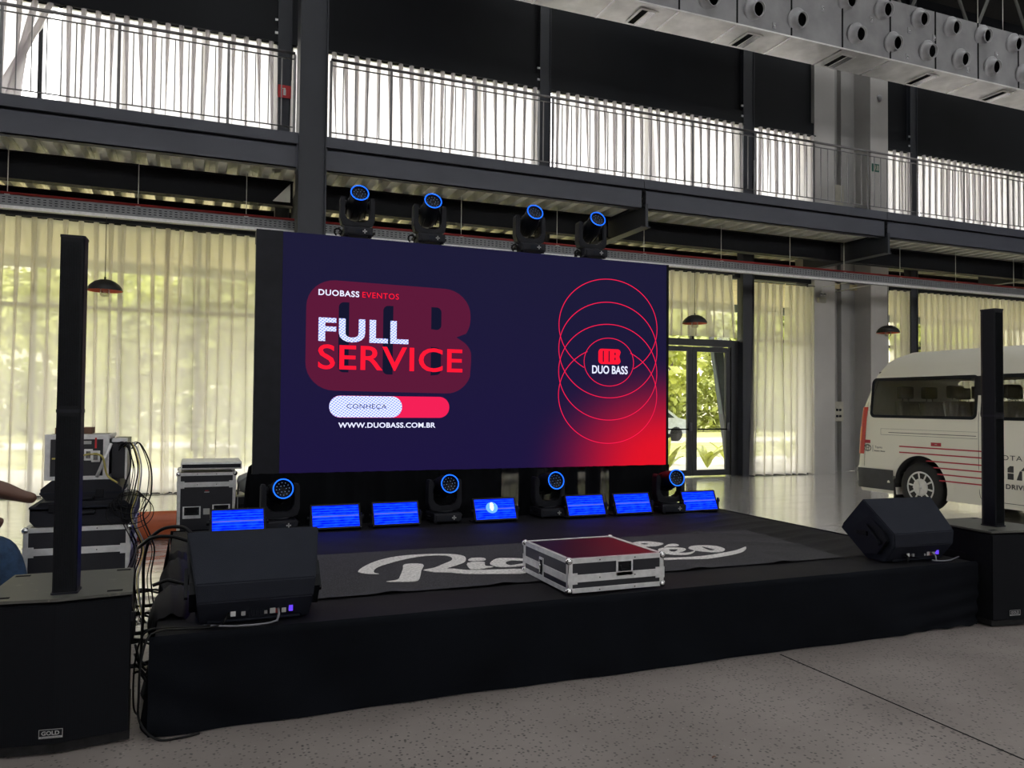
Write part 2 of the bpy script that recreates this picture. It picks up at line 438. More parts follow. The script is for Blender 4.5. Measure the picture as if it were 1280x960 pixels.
def grille_mat():
    """perforated steel speaker grille: hex-like rows of dark holes"""
    m, nt, b = new_mat('perforated_speaker_grille')
    L = nt.links
    tc = nt.nodes.new('ShaderNodeTexCoord')
    mp = nt.nodes.new('ShaderNodeMapping'); mp.inputs['Scale'].default_value = (420, 420, 420)
    L.new(tc.outputs['Object'], mp.inputs[0])
    sp = nt.nodes.new('ShaderNodeSeparateXYZ'); L.new(mp.outputs[0], sp.inputs[0])
    ad = nt.nodes.new('ShaderNodeMath'); ad.operation = 'ADD'; L.new(sp.outputs[0], ad.inputs[0]); L.new(sp.outputs[2], ad.inputs[1])
    sb = nt.nodes.new('ShaderNodeMath'); sb.operation = 'SUBTRACT'; L.new(sp.outputs[0], sb.inputs[0]); L.new(sp.outputs[2], sb.inputs[1])
    s1 = nt.nodes.new('ShaderNodeMath'); s1.operation = 'SINE'; L.new(ad.outputs[0], s1.inputs[0])
    s2 = nt.nodes.new('ShaderNodeMath'); s2.operation = 'SINE'; L.new(sb.outputs[0], s2.inputs[0])
    mu = nt.nodes.new('ShaderNodeMath'); mu.operation = 'MULTIPLY'; L.new(s1.outputs[0], mu.inputs[0]); L.new(s2.outputs[0], mu.inputs[1])
    cr = nt.nodes.new('ShaderNodeValToRGB')
    cr.color_ramp.elements[0].position = 0.1; cr.color_ramp.elements[1].position = 0.5
    cr.color_ramp.elements[0].color = (0.0055, 0.0065, 0.0095, 1); cr.color_ramp.elements[1].color = (0.002, 0.0025, 0.004, 1)
    L.new(mu.outputs[0], cr.inputs['Fac']); L.new(cr.outputs[0], b.inputs['Base Color'])
    b.inputs['Roughness'].default_value = 0.65; b.inputs['Specular IOR Level'].default_value = 0.15
    return m
M['grille'] = grille_mat()

def carpet_mat():
    m, nt, b = new_mat('speckled_charcoal_carpet')
    L = nt.links
    tc = nt.nodes.new('ShaderNodeTexCoord')
    n = nt.nodes.new('ShaderNodeTexNoise'); n.inputs['Scale'].default_value = 160; n.inputs['Detail'].default_value = 3
    L.new(tc.outputs['Object'], n.inputs['Vector'])
    cr = nt.nodes.new('ShaderNodeValToRGB')
    cr.color_ramp.elements[0].position = 0.40; cr.color_ramp.elements[1].position = 0.66
    cr.color_ramp.elements[0].color = (0.012, 0.012, 0.015, 1); cr.color_ramp.elements[1].color = (0.060, 0.060, 0.066, 1)
    L.new(n.outputs['Fac'], cr.inputs['Fac']); L.new(cr.outputs[0], b.inputs['Base Color'])
    b.inputs['Roughness'].default_value = 0.95
    bp = nt.nodes.new('ShaderNodeBump'); bp.inputs['Strength'].default_value = 0.5; bp.inputs['Distance'].default_value = 0.004
    L.new(n.outputs['Fac'], bp.inputs['Height']); L.new(bp.outputs['Normal'], b.inputs['Normal'])
    return m
M['carpet'] = carpet_mat()
M['carpet_white'] = pmat('white_carpet_pile', (0.72, 0.70, 0.68), 0.95, 0, 0.3, 60, 0.6, 150)

# ================================================================== THE SETTING
def struct(name, mb, mat, label=None, cat=None):
    o = mb.build(name, mat)
    return tag(o, label, cat, kind='structure')

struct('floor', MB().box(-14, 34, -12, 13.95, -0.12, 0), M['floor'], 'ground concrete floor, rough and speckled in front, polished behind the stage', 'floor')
jm = MB()
jm.box(3.205, 3.215, -2, 3.72, 0.0002, 0.0012)
struct('trim_1', jm, M['hole'], 'thin dark joint line running across the speckled floor', 'floor joint')

YW = 13.6          # glazed rear wall
posts = [-3.58, 1.27, 6.06, 10.82, 15.6, 20.4]   # steel posts on the glazed wall
# rear wall panels above the upper windows, spandrel at the mezzanine
for i, (x0, x1) in enumerate([(-9, -3.69), (-3.47, 1.16), (1.38, 5.94), (6.18, 10.68), (10.96, 12.60), (14.78, 15.48), (15.72, 20.28), (20.5, 27)]):
    m = MB(); m.box(x0, x1, YW, YW + 0.12, 7.75, 12.0); m.box(x0, x1, 13.515, 13.55, 7.44, 7.76); m.box(x0, x1, 13.55, YW, 7.745, 7.765)
    struct('wall_rear', m, M['wall_dark'], 'dark wall panel above the upper windows, bay %s' % ['at the far left', 'left of the black steel column', 'right of the black steel column', 'in the middle behind the duct', 'just left of the grey piers', 'just right of the grey piers', 'at the right frame edge', 'beyond the right frame edge'][i], 'wall')
sp = MB(); sp.box(-9, 12.60, YW, YW + 0.12, 4.89, 5.22); sp.box(14.78, 27, YW, YW + 0.12, 4.89, 5.22); sp.box(-9, 12.60, YW, YW + 0.12, 4.20, 4.34); sp.box(14.78, 27, YW, YW + 0.12, 4.20, 4.34)
struct('trim_2', sp, M['wall_dark'], 'dark spandrel behind the mezzanine floor between the two rows of windows', 'wall trim')

for i, x in enumerate(posts):
    m = MB(); w = 0.115 if i != 3 else 0.145
    m.box(x - w, x - w + 0.02, 13.50, YW + 0.1, 0, 12); m.box(x + w - 0.02, x + w, 13.50, YW + 0.1, 0, 12)
    m.box(x - w, x + w, 13.52, 13.54, 0, 12)
    m2 = MB()
    for v in range(2): m2.box(x - w - 0.05 + v * 0.0, x - w, 13.50, 13.52, 7.62 + v * 0.22, 7.66 + v * 0.22)
    e = empty('steel_post', (x, 13.3, 0), 0, ['dark steel wall post left of the frame', 'dark steel wall post carrying the red extinguisher sign', 'dark steel wall post behind the middle of the railing', 'dark steel wall post beside the glass door', 'dark steel wall post right of the grey piers', 'dark steel wall post beyond the van'][i], 'post', kind='structure')
    m.build('post_section', M['steel_dark'], e); m2.build('bracket', M['alu'], e)

# grey piers with a recess between
pm = MB(); pm.box(12.60, 13.18, 13.50, 14.1, 0, 12)
struct('wall_pier', pm, M['pier'], 'pale grey wall pier, the left of the pair with a recess between', 'pier')
pm = MB(); pm.box(14.24, 14.78, 13.50, 14.1, 0, 12)
struct('wall_pier', pm, M['pier'], 'pale grey wall pier, the right of the pair behind the van', 'pier')
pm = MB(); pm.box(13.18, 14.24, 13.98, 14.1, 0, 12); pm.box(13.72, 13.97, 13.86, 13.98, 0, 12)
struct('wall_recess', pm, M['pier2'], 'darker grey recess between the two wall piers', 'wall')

# ---- windows: frames and panes
def window(n, x0, x1, z0, z1, mull, transom, label, y=13.72):
    e = empty('window_%d' % n, ((x0 + x1) / 2, y, z0), 0, label, 'window', kind='structure')
    fr = MB(); t = 0.05
    fr.box(x0, x1, y - .03, y + .05, z0, z0 + t); fr.box(x0, x1, y - .03, y + .05, z1 - t, z1)
    fr.box(x0, x0 + t, y - .03, y + .05, z0 + t, z1 - t); fr.box(x1 - t, x1, y - .03, y + .05, z0 + t, z1 - t)
    fr.build('window_frame', M['frame'], e)
    xs = [x0 + t] + list(mull) + [x1 - t]
    for x in mull:
        MB().box(x - .03, x + .03, y - .03, y + .05, z0 + t, z1 - t).build('mullion', M['frame'], e)
    zs = [z0 + t] + ([transom] if transom else []) + [z1 - t]
    if transom:
        for a, b in zip(xs[:-1], xs[1:]): MB().box(a + .03, b - .03, y - .03, y + .05, transom - .03, transom + .03).build('transom', M['frame'], e)
    for a, b in zip(xs[:-1], xs[1:]):
        for c, d in zip(zs[:-1], zs[1:]):
            MB().box(a + .01, b - .01, y + .008, y + .014, c + .01, d - .01).build('pane', M['glass'], e)
    return e
bays = [(-8.4, -3.69, 'left of the frame'), (-3.47, 1.16, 'at the left behind the tall speaker column'), (1.38, 5.94, 'behind the video screen'), (6.18, 8.6, 'just left of the glass door'), (10.96, 12.60, 'between the glass door and the grey pier'), (14.78, 15.48, 'between the grey pier and the right post'), (15.72, 20.28, 'above the van'), (20.5, 26, 'right of the frame')]
n = 1
for x0, x1, w in bays:
    k = max(1, round((x1 - x0) / 1.19))
    mull = [x0 + (x1 - x0) * j / k for j in range(1, k)]
    window(n, x0, x1, 0.0, 4.24, mull, 2.90, 'ground floor glazing with dark frame, %s' % w); n += 1
ubays = [(-8.4, -3.69, 'at the far left'), (-3.47, 1.16, 'left of the black column'), (1.38, 5.94, 'right of the black column'), (6.18, 10.68, 'in the middle'), (10.96, 12.60, 'left of the grey piers'), (14.78, 15.48, 'right of the grey piers'), (15.72, 20.28, 'at the right frame edge'), (20.5, 26, 'right of the frame')]
for x0, x1, w in ubays:
    k = max(1, round((x1 - x0) / 1.19))
    mull = [x0 + (x1 - x0) * j / k for j in range(1, k)]
    window(n, x0, x1, 5.22, 7.74, mull, None, 'upper glazing behind the mezzanine rail, %s' % w); n += 1

# ---- glass double door
d = empty('door_1', (9.54, 13.72, 0), 0, 'dark framed glass double door opening onto the garden', 'door', kind='structure')
y = 13.72
f = MB(); f.box(8.6, 8.70, y - .06, y + .06, 0, 2.86); f.box(10.50, 10.68, y - .06, y + .06, 0, 2.86); f.box(8.70, 10.50, y - .06, y + .06, 2.72, 2.86); f.box(8.60, 10.68, y - .05, y + .05, 4.18, 4.24); f.box(9.51, 9.57, y - .05, y + .05, 2.86, 4.18)
f.build('door_frame', M['frame'], d)
MB().box(8.70, 10.50, y - .004, y + .004, 2.86, 4.18).build('transom_pane', M['glass'], d)
for s, (a, b) in enumerate(((8.70, 9.53), (9.55, 10.49))):
    lf = MB(); t = 0.105
    lf.box(a, a + t, y - .03, y + .03, 0.02, 2.70); lf.box(b - t, b, y - .03, y + .03, 0.02, 2.70)
    lf.box(a + t, b - t, y - .03, y + .03, 0.02, 0.14); lf.box(a + t, b - t, y - .03, y + .03, 2.60, 2.70)
    leaf = lf.build('door_leaf', M['frame'], d)
    MB().box(a + t, b - t, y - .004, y + .004, 0.14, 2.60).build('pane', M['glass'], leaf)
    MB().box(a + t, b - t, y - .075, y - .045, 0.97, 1.00).build('push_bar', M['plastic'], leaf)
    hx = b - .06 if s else b - .05
    MB().box(hx - .02, hx + .02, y - .09, y - .03, 0.95, 1.12, 0.006).build('lock_case', M['steel_grey'], leaf)

# ---- curtains (real pleats, overlapping folds)
def curtain(name, x0, x1, y, z0, z1, mat, label, seed, cat='curtain', group=None, flare=0.0, sweep=None, amp=0.055, over=0.068, pitch=0.2, gather=0.0, tilt=0.0):
    rnd = random.Random(seed)
    k = max(2, round((x1 - x0) / pitch)); p = (x1 - x0) / k
    nv = 8; nu = k * 8
    ph = [rnd.uniform(-.25, .25) for _ in range(k + 2)]; am = [rnd.uniform(.55, 1.25) for _ in range(k + 2)]
    dr = [rnd.uniform(-.05, .05) for _ in range(k + 2)]
    def fn(u, v):
        t = u * k; i = min(int(t), k - 1); fr = t - i
        def L(arr): return arr[i] * (1 - fr) + arr[i + 1] * fr
        h = v                         # 0 bottom, 1 top
        loose = (1 - h)
        a = amp * (1.0 + (L(am) - 1.0) * min(1, loose * 1.8))
        th = 2 * PI * (t + L(ph) * min(1, loose * 1.4))
        xx = x0 + p * t + over * math.sin(th) * (1 - .30 * loose + .65 * max(0, h - .45) ** 1.5) + L(dr) * loose
        yy = y + a * math.cos(th) - 0.02 * loose * math.cos(th * .5)
        if flare: xx = (xx - (x0 + x1) / 2) * (1 + flare * loose) + (x0 + x1) / 2
        if sweep: xx += sweep(u, h)
        if tilt: xx += tilt * loose * (1 - u)
        return (xx, yy, z0 + (z1 - z0) * h + 0.01 * math.cos(th) * loose)
    m = MB().grid(fn, nu, nv)
    e = empty(name, ((x0 + x1) / 2, y, z0), 0, label, cat, group)
    m.build('fabric', mat, e)
    r = MB().tube([(x0 - .02, y, z1 + .02), (x1 + .02, y, z1 + .02)], 0.012, 6)
    r.build('curtain_rod', M['frame'], e)
    return e
YC = 13.46
def swl(u, h): return -(max(0, u - .68) / .32) ** 1.0 * (1 - h) * 1.25
curtain('curtain', -8.2, -3.72, YC, 5.23, 7.44, M['curtain_up'], 'white sheer upper curtain beyond the left frame edge', 1)
curtain('curtain', -3.45, -2.05, YC, 5.23, 7.44, M['curtain_up'], 'white sheer upper curtain at the far left with its edge swept aside', 2, sweep=swl)
curtain('curtain', -2.0, 1.14, YC, 5.23, 7.44, M['curtain_up'], 'white sheer upper curtain between the swept one and the black column', 3)
curtain('curtain', 1.40, 3.72, YC, 5.23, 7.44, M['curtain_up'], 'white sheer upper curtain just right of the black column', 4)
curtain('curtain', 3.70, 5.92, YC, 5.23, 7.44, M['curtain_up'], 'white sheer upper curtain above the screen, left of the second post', 5)
curtain('curtain', 6.20, 8.44, YC, 5.23, 7.44, M['curtain_up'], 'white sheer upper curtain right of the second post', 6)
curtain('curtain', 8.42, 10.66, YC, 5.23, 7.44, M['curtain_up'], 'white sheer upper curtain left of the post above the door', 7)
curtain('curtain', 10.98, 12.58, YC, 5.23, 7.44, M['curtain_up'], 'narrow white sheer upper curtain left of the grey piers', 8)
curtain('curtain', 14.80, 15.46, YC, 5.23, 7.44, M['curtain_up'], 'short strip of white sheer upper curtain right of the grey piers', 9)
curtain('curtain', 15.74, 18.0, YC, 5.23, 7.44, M['curtain_up'], 'white sheer upper curtain at the right frame edge, first beyond the post', 10)
curtain('curtain', 17.98, 20.26, YC, 5.23, 7.44, M['curtain_up'], 'white sheer upper curtain cut by the right frame edge', 11)
def gl(u, h): return (max(0, u - .88) / .12) * (-0.10 - .05 * (1 - h))
curtain('curtain', -6.0, -3.66, YC, 0.02, 4.18, M['curtain'], 'cream sheer floor length curtain beyond the left frame edge', 20)
curtain('curtain', -3.62, -1.16, YC, 0.02, 4.18, M['curtain'], 'cream sheer floor length curtain at the far left behind the speaker column', 21)
curtain('curtain', -1.20, -0.36, YC, 0.02, 4.18, M['curtain'], 'narrow cream sheer floor length curtain behind the hanging lamp', 22)
curtain('curtain', -0.56, 1.60, YC + .05, 0.02, 4.18, M['curtain'], 'cream sheer floor length curtain against the left side of the screen', 23)
curtain('curtain', 1.58, 6.0, YC, 0.02, 4.18, M['curtain'], 'cream sheer floor length curtain hidden behind the screen', 24)
curtain('curtain', 6.1, 8.45, YC, 0.02, 4.18, M['curtain'], 'cream sheer floor length curtain behind the right half of the screen', 25)
curtain('curtain', 8.3, 10.30, YC - .12, 2.88, 4.18, M['curtain'], 'short cream curtain hanging above the glass door', 26, flare=.10, amp=.06)
curtain('curtain', 10.96, 11.72, YC, 0.02, 4.10, M['curtain'], 'long cream curtain beside the door, left of the split, trailing on the floor', 27, flare=.12, tilt=-.08)
curtain('curtain', 11.80, 12.55, YC, 0.02, 4.10, M['curtain'], 'long cream curtain touching the left grey pier', 28)
curtain('curtain', 14.82, 15.42, YC, 0.02, 4.18, M['curtain'], 'narrow cream curtain between the right pier and the dark post', 29)
curtain('curtain', 15.78, 18.0, YC, 0.02, 4.18, M['curtain'], 'cream floor length curtain above the van roof', 30)
curtain('curtain', 17.98, 20.26, YC, 0.02, 4.18, M['curtain'], 'cream floor length curtain at the right frame edge behind the van', 31)

# ================================================================== MEZZANINE
mz = empty('mezzanine', (6, 11.2, 4.8), 0, 'steel mezzanine gallery with corrugated deck running above the stage', 'mezzanine', kind='structure')
# corrugated deck sheets, three flutes each
PT = 0.305
def deck_profile(n):
    pts = []
    for i in range(n):
        x = i * PT
        pts += [(x, 4.80), (x + .105, 4.80), (x + .130, 4.925), (x + .180, 4.925), (x + .1825, 4.905), (x + .1875, 4.905), (x + .19, 4.925), (x + .265, 4.925), (x + .295, 4.80)]
    pts.append((n * PT + 0.0, 4.80))
    return pts
prof = deck_profile(3)
def deck_mesh():
    vs = []; fs = []
    for y_ in (11.24, 12.26, 15.3):
        vs += [(p[0], y_, p[1]) for p in prof]
    n_ = len(prof)
    for r in range(2):
        for i in range(n_ - 1): fs.append((r * n_ + i, r * n_ + i + 1, (r + 1) * n_ + i + 1, (r + 1) * n_ + i))
    return vs, fs
dv, df = deck_mesh()
base = MB().add(dv, df).build('deck_sheet', M['galv'], mz, local=True)
base.location = Vector((-8.0, 0, 0)) - mz.location
for i in range(1, 34):
    c = base.copy(); COL.objects.link(c); c.location = Vector((-8.0 + i * 3 * PT, 0, 0)) - mz.location
MB().box(-8, 23, 11.22, 15.3, 4.94, 5.20).build('floor_slab', M['wall_dark'], mz)
# fascia: lower channel per bay and toe channel
xb = [-8.0, -4.10, 1.25, 1.63, 6.80, 12.20, 17.6, 23.0]
for a, b in ((-8.0, -3.97), (-3.93, 1.24), (1.64, 6.79), (6.86, 12.17), (12.24, 17.58), (17.62, 23)):
    m = MB(); m.box(a, b, 11.20, 11.225, 4.73, 5.045); m.box(a, b, 11.20, 11.33, 4.73, 4.745); m.box(a, b, 11.20, 11.33, 5.03, 5.045)
    m.build('fascia_beam', M['steel_grey'], mz)
    m = MB(); m.box(a - .03, b + .03, 11.17, 11.23, 5.065, 5.215)
    m.build('toe_channel', M['steel_grey'], mz)
    m = MB(); m.box(a, b, 11.215, 11.24, 5.04, 5.07); m.build('shadow_gap', M['hole'], mz)  # dark strip stands in for the shadow between the channels
# inner longitudinal beam and wall beam
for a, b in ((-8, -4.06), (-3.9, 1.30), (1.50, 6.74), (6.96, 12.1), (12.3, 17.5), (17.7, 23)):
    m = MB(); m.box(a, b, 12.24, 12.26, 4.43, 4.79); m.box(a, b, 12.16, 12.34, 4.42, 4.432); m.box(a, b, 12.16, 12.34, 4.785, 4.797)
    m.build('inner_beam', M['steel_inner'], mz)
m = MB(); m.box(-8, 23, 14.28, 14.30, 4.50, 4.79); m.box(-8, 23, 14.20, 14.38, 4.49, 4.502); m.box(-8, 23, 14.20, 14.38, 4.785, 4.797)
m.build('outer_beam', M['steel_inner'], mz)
for x in (-4.0, 6.85, 12.20, 17.6):
    m = MB(); m.box(x - .012, x + .012, 11.16, 13.4, 4.43, 4.79); m.box(x - .095, x + .095, 11.16, 13.4, 4.415, 4.432); m.box(x - .095, x + .095, 11.26, 13.4, 4.782, 4.796)
    m.box(x - .025, x + .025, 11.13, 11.16, 4.42, 4.80)
    m.build('cross_beam', M['steel_dark'], mz)
    m = MB(); m.box(x - .035, x + .015, 11.185, 11.199, 4.76, 5.03)
    for q in range(3):
        for s in (-1, 1): m.lathe([(0.009, 0), (0.009, .012)], 6, Matrix.Translation((x + s * .012 - .01, 11.185, 4.82 + q * .08)) @ Matrix.Rotation(PI / 2, 4, 'X'))
    m.build('splice_plate', M['hole'], mz)
m = MB(); m.box(1.40, 1.48, 11.5, 13.4, 4.42, 4.79); m.build('cross_beam', M['steel_dark'], mz)
# welded gusset plates at column, lit look put into the pale colour
m = MB(); m.prism([(1.0, 4.46), (1.25, 4.46), (1.25, 4.74)], 12.1, 12.12); m.build('gusset', M['galv'], mz)

# main steel column
cl = empty('steel_column', (1.44, 11.3, 0), 0, 'tall dark steel column rising past the mezzanine, left of the video screen', 'column', kind='structure')
m = MB(); m.box(1.25, 1.268, 11.08, 11.48, 0, 12); m.box(1.612, 1.63, 11.08, 11.48, 0, 12); m.box(1.268, 1.612, 11.14, 11.16, 0, 12)
m.build('column_section', M['steel_dark'], cl)
m = MB(); m.box(1.232, 1.25, 11.18, 11.40, 4.70, 5.10); m.box(1.63, 1.648, 11.18, 11.40, 4.70, 5.10); m.build('end_plate', M['steel_grey'], cl)

# guard rail sections between posts
px = [-6.2, -4.9, -3.6, -2.31, -1.01, .32, 1.19]
px2 = [1.69, 2.56, 3.87, 5.16, 6.48, 7.80, 9.12, 10.44, 11.75, 13.03, 14.31, 15.59, 16.87, 18.15, 19.43]
def railing(xs, name_label):
    e = empty('guard_rail', ((xs[0] + xs[-1]) / 2, 11.2, 5.21), 0, name_label, 'railing')
    a, b = xs[0], xs[-1]
    MB().tube([(a, 11.2, 6.335), (b, 11.2, 6.335)], 0.022, 8).build('handrail', M['rail'], e)
    MB().tube([(a, 11.2, 6.25), (b, 11.2, 6.25)], 0.010, 6).build('upper_rail', M['rail'], e)
    MB().tube([(a, 11.2, 5.292), (b, 11.2, 5.292)], 0.009, 6).build('lower_rail', M['rail'], e)
    post = MB().box(-.019, .019, -.006, .006, 5.08, 6.32); bal = MB().box(-.0065, .0065, -.0065, .0065, 5.29, 6.25)
    p0 = b0 = None
    for x in xs:
        if p0 is None: p0 = post.build('post', M['rail'], e, local=True); o = p0
        else: o = p0.copy(); COL.objects.link(o)
        o.location = (x - e.location.x, 0, -e.location.z)
    for x_, x2_ in zip(xs[:-1], xs[1:]):
        k = max(1, round((x2_ - x_) / .163))
        for j in range(1, k):
            if b0 is None: b0 = bal.build('baluster', M['rail'], e, local=True); o = b0
            else: o = b0.copy(); COL.objects.link(o)
            o.location = (x_ + (x2_ - x_) * j / k - e.location.x, 0, -e.location.z)
railing(px, 'stainless guard rail of the mezzanine, left of the black column')
railing(px2[:8], 'stainless guard rail of the mezzanine, from the black column to the post above the door')
railing(px2[7:], 'stainless guard rail of the mezzanine, in front of the grey piers and rightwards')

# cable tray with red conduit
tr = empty('cable_tray', (6, 12.0, 3.95), 0, 'long perforated galvanised cable tray hanging under the mezzanine with a red conduit', 'cable tray')
TX0, TX1 = -6.0, 22.0
m = MB(); m.box(TX0, TX1, 11.90, 11.904, 4.005, 4.13); m.box(TX0, TX1, 12.196, 12.20, 4.005, 4.13); m.box(TX0, TX1, 11.90, 12.20, 4.0, 4.005)
m.box(TX0, TX1, 11.885, 11.90, 4.125, 4.135)
m.build('tray_body', M['tray'], tr)
m = MB(); m.box(TX0, TX1, 11.88, 11.90, 3.955, 3.995); m.build('lighting_rail', M['alu'], tr)
sl = MB()
xx = TX0
while xx < TX1:
    for zz in (4.035, 4.068, 4.10): sl.box(xx, xx + .035, 11.897, 11.8985, zz, zz + .010)
    xx += .0667
so = sl.build('slots', M['hole'], tr); so['kind'] = 'stuff'
MB().tube([(TX0, 11.93, 4.165), (TX1, 11.93, 4.165)], 0.018, 8).build('red_conduit', M['red'], tr)
for x in (-3.9, -2.35, -.8, .62, 2.2, 3.9, 5.6, 7.3, 8.95, 10.55, 11.9, 13.4, 15.0, 16.8, 18.6):
    m = MB(); m.tube([(x, 11.95, 4.0), (x, 11.95, 4.80)], 0.006, 5); m.box(x - .03, x + .03, 11.92, 11.99, 4.12, 4.15)
    m.build('hanger_rod', M['galv'], tr)

# duct
DX0, DX1, DY0, DY1, DZ0, DZ1 = 3.5, 19.0, 10.05, 10.72, 7.50, 8.56
du = empty('air_duct', (11, 10.4, 7.5), 0, 'large grey rectangular air duct with round nozzles hanging at the upper right', 'air duct')
MB().box(DX0, DX1, DY0, DY1, DZ0 + .02, DZ1).build('duct_body', M['duct'], du)
seg = [DX0 + i * 1.08 for i in range(15)]
for a, b in zip(seg[:-1], seg[1:]):
    MB().box(a + .008, b - .008, DY0 - .004, DY1 + .004, DZ0, DZ0 + .02).build('underside_panel', M['duct_under'], du)
for x in seg:
    MB().box(x - .012, x + .012, DY0 - .012, DY0, DZ0 + .02, DZ1).build('flange_joint', M['hole'], du)
    MB().box(x - .02, x + .02, DY0, DY1, DZ0 - .008, DZ0).build('foil_tape', M['chrome'], du)
m = MB(); m.box(DX0, DX1, DY0 - .02, DY0 + .01, DZ0 - .012, DZ0 + .012); m.build('corner_strip', M['duct_under'], du)
nz = MB(); nz.lathe([(0.20, 0), (0.20, .02), (0.175, .035), (0.145, .04), (0.118, .12), (.124, .14), (0.108, .14), (0.098, .05)], 24)
nh = MB(); nh.lathe([(0.104, .105), (0.0, .105)], 20)
nz0 = None
Rn = Matrix.Rotation(PI / 2, 4, 'X')
def nozzle(x, z):
    global nz0
    if nz0 is None:
        nz0 = nz.build('nozzle', M['nozzle'], du, local=True)
        h = nh.build('nozzle_throat', M['hole'], nz0, local=True)
        o = nz0
    else: o = copy_tree(nz0)
    o.location = Vector((x, DY0, z)) - du.location
    o.rotation_euler = (PI / 2 + .24, 0, .10)
for x in (5.6, 6.44, 7.28, 8.14, 9.01, 10.27 - .0, 11.10, 11.92, 12.74, 13.55, 14.4, 15.25): nozzle(x, 7.79)
for x in (10.07, 10.88, 11.73, 12.52, 13.32, 14.15, 15.0): nozzle(x, 8.33)
for x in (4.3, 6.3, 8.28, 10.25, 12.23, 14.2, 16.2):
    m = MB(); m.box(x - .16, x + .16, DY0 + .12, DY1 - .06, DZ0 - .022, DZ0 - .01)
    g = m.build('underside_grille', M['duct_under'], du)
    MB().box(x - .12, x - .02, DY0 + .15, DY1 - .09, DZ0 - .026, DZ0 - .0225).build('grille_slot', M['hole'], g)
    MB().box(x + .0, x + .12, DY0 + .15, DY1 - .09, DZ0 - .028, DZ0 - .0225).build('grille_blade', M['chrome'], g)
for i, x in enumerate((8.55, 9.55, 10.62, 11.45, 11.5, 12.1, 12.95, 13.7)):
    z = (7.62, 8.1, 8.12, 7.62, 8.1, 8.08, 7.64, 8.06)[i]
    m = MB(); m.box(x - .03, x + .03, DY0 - .012, DY0, z - .05, z + .05, )
    b_ = m.build('sensor_plate', M['nozzle'], du)
    MB().sphere((x, DY0 - .02, z - .01), .022, 8).build('sensor_stud', M['chrome'], b_)
for x in (5.0, 8.0, 11.0, 14.0, 17.0):
    for y_ in (DY0 + .08, DY1 - .08): MB().tube([(x, y_, DZ1 - .02), (x, y_, 11.2)], .008, 5).build('hanger_rod', M['galv'], du)

# roof with glazed skylight strips
sky = [(-6.5, -4.9), (0.0, 1.6), (6.5, 8.1), (13.0, 14.6), (19.5, 21.1), (26.0, 27.6)]
edges = [-14] + [v for q in sky for v in q] + [34]
rm_ = MB()
for a, b in zip(edges[0::2], edges[1::2]): rm_.box(a, b, -12, 14, 11.3, 11.5)
rm_.box(-14, 34, 12.6, 14.0, 11.5, 11.6)
struct('ceiling', rm_, M['roof'], 'dark roof deck high above the hall with long skylight strips', 'ceiling')
for i, (a, b) in enumerate(sky):
    e = empty('skylight', ((a + b) / 2, 1, 11.4), 0, 'long clear skylight strip in the dark roof, %s from the left' % ('first', 'second', 'third', 'fourth', 'fifth', 'sixth')[i], 'skylight', kind='structure')
    MB().box(a - .02, b + .02, -12, 14, 11.51, 11.52).build('pane', M['skylight'], e)
    for k in range(9): MB().box(a, b, -11.5 + k * 3.1, -11.44 + k * 3.1, 11.42, 11.505).build('glazing_bar', M['truss'], e)
for i, (ya, zc) in enumerate(((11.6, 10.2), (9.0, 10.4))):
    e = empty('roof_truss', (10, ya, 11.2), 0, ('tubular pale grey roof truss nearest the rear wall', 'tubular pale grey roof truss above the front of the stage')[i], 'truss', kind='structure')
    MB().tube([(-12, ya, 11.15), (30, ya, 11.15)], .06, 8).build('top_chord', M['truss'], e)
    MB().tube([(-12, ya, zc - .9), (30, ya, zc - .9)], .06, 8).build('bottom_chord', M['truss'], e)
    k = 0; x = -11.5
    while x < 29:
        MB().tube([(x, ya, zc - .9), (x + .95, ya, 11.15)], .035, 6).build('diagonal', M['truss'], e)
        MB().tube([(x + .95, ya, 11.15), (x + 1.9, ya, zc - .9)], .035, 6).build('diagonal', M['truss'], e)
        x += 1.9
# high side walls of the hall
fw = MB(); fw.box(-14, 34, -12.2, -12, 0, 5.2); fw.box(-14, 34, -12.2, -12, 7.5, 11.6)
struct('wall_front', fw, M['wall_dark'], 'dark wall behind the viewer with a high band of glazing', 'wall')
window(n, -14, 34, 5.2, 7.5, [-14 + 2.4 * k for k in range(1, 20)], None, 'high glazing in the wall behind the viewer', y=-12.1); n += 1
struct('wall_left', MB().box(-14.2, -14, -12, 14, 0, 11.6), M['wall_dark'], 'dark upper side wall far left outside the frame', 'wall')
struct('wall_right', MB().box(34, 34.2, -12, 14, 0, 11.6), M['wall_dark'], 'dark upper side wall far right outside the frame', 'wall')

# small fixtures on the wall
e = empty('extinguisher_sign', (1.27, 13.18, 6.56), 0, 'square red sign with a white extinguisher symbol on the wall post', 'sign')
MB().box(1.165, 1.375, 13.470, 13.485, 6.55, 6.76).build('sign_plate', M['sign_red'], e)
m = MB(); m.box(1.25, 1.29, 13.465, 13.469, 6.59, 6.685); m.box(1.255, 1.285, 13.465, 13.469, 6.688, 6.71); m.box(1.235, 1.262, 13.465, 13.469, 6.695, 6.705); m.build('symbol', M['white'], e)
e = empty('exit_sign', (14.38, 13.49, 6.97), 0, 'small green running man exit sign on the right grey pier', 'sign')
MB().box(14.28, 14.49, 13.485, 13.498, 6.89, 7.07).build('sign_plate', M['sign_green'], e)
m = MB(); m.box(14.360, 14.390, 13.480, 13.484, 6.960, 7.010); m.box(14.350, 14.365, 13.480, 13.484, 6.920, 6.960); m.box(14.390, 14.405, 13.480, 13.484, 6.920, 6.950); m.box(14.365, 14.388, 13.480, 13.484, 7.020, 7.042); m.box(14.420, 14.470, 13.480, 13.484, 6.920, 7.040); m.build('symbol', M['box_cream'], e)
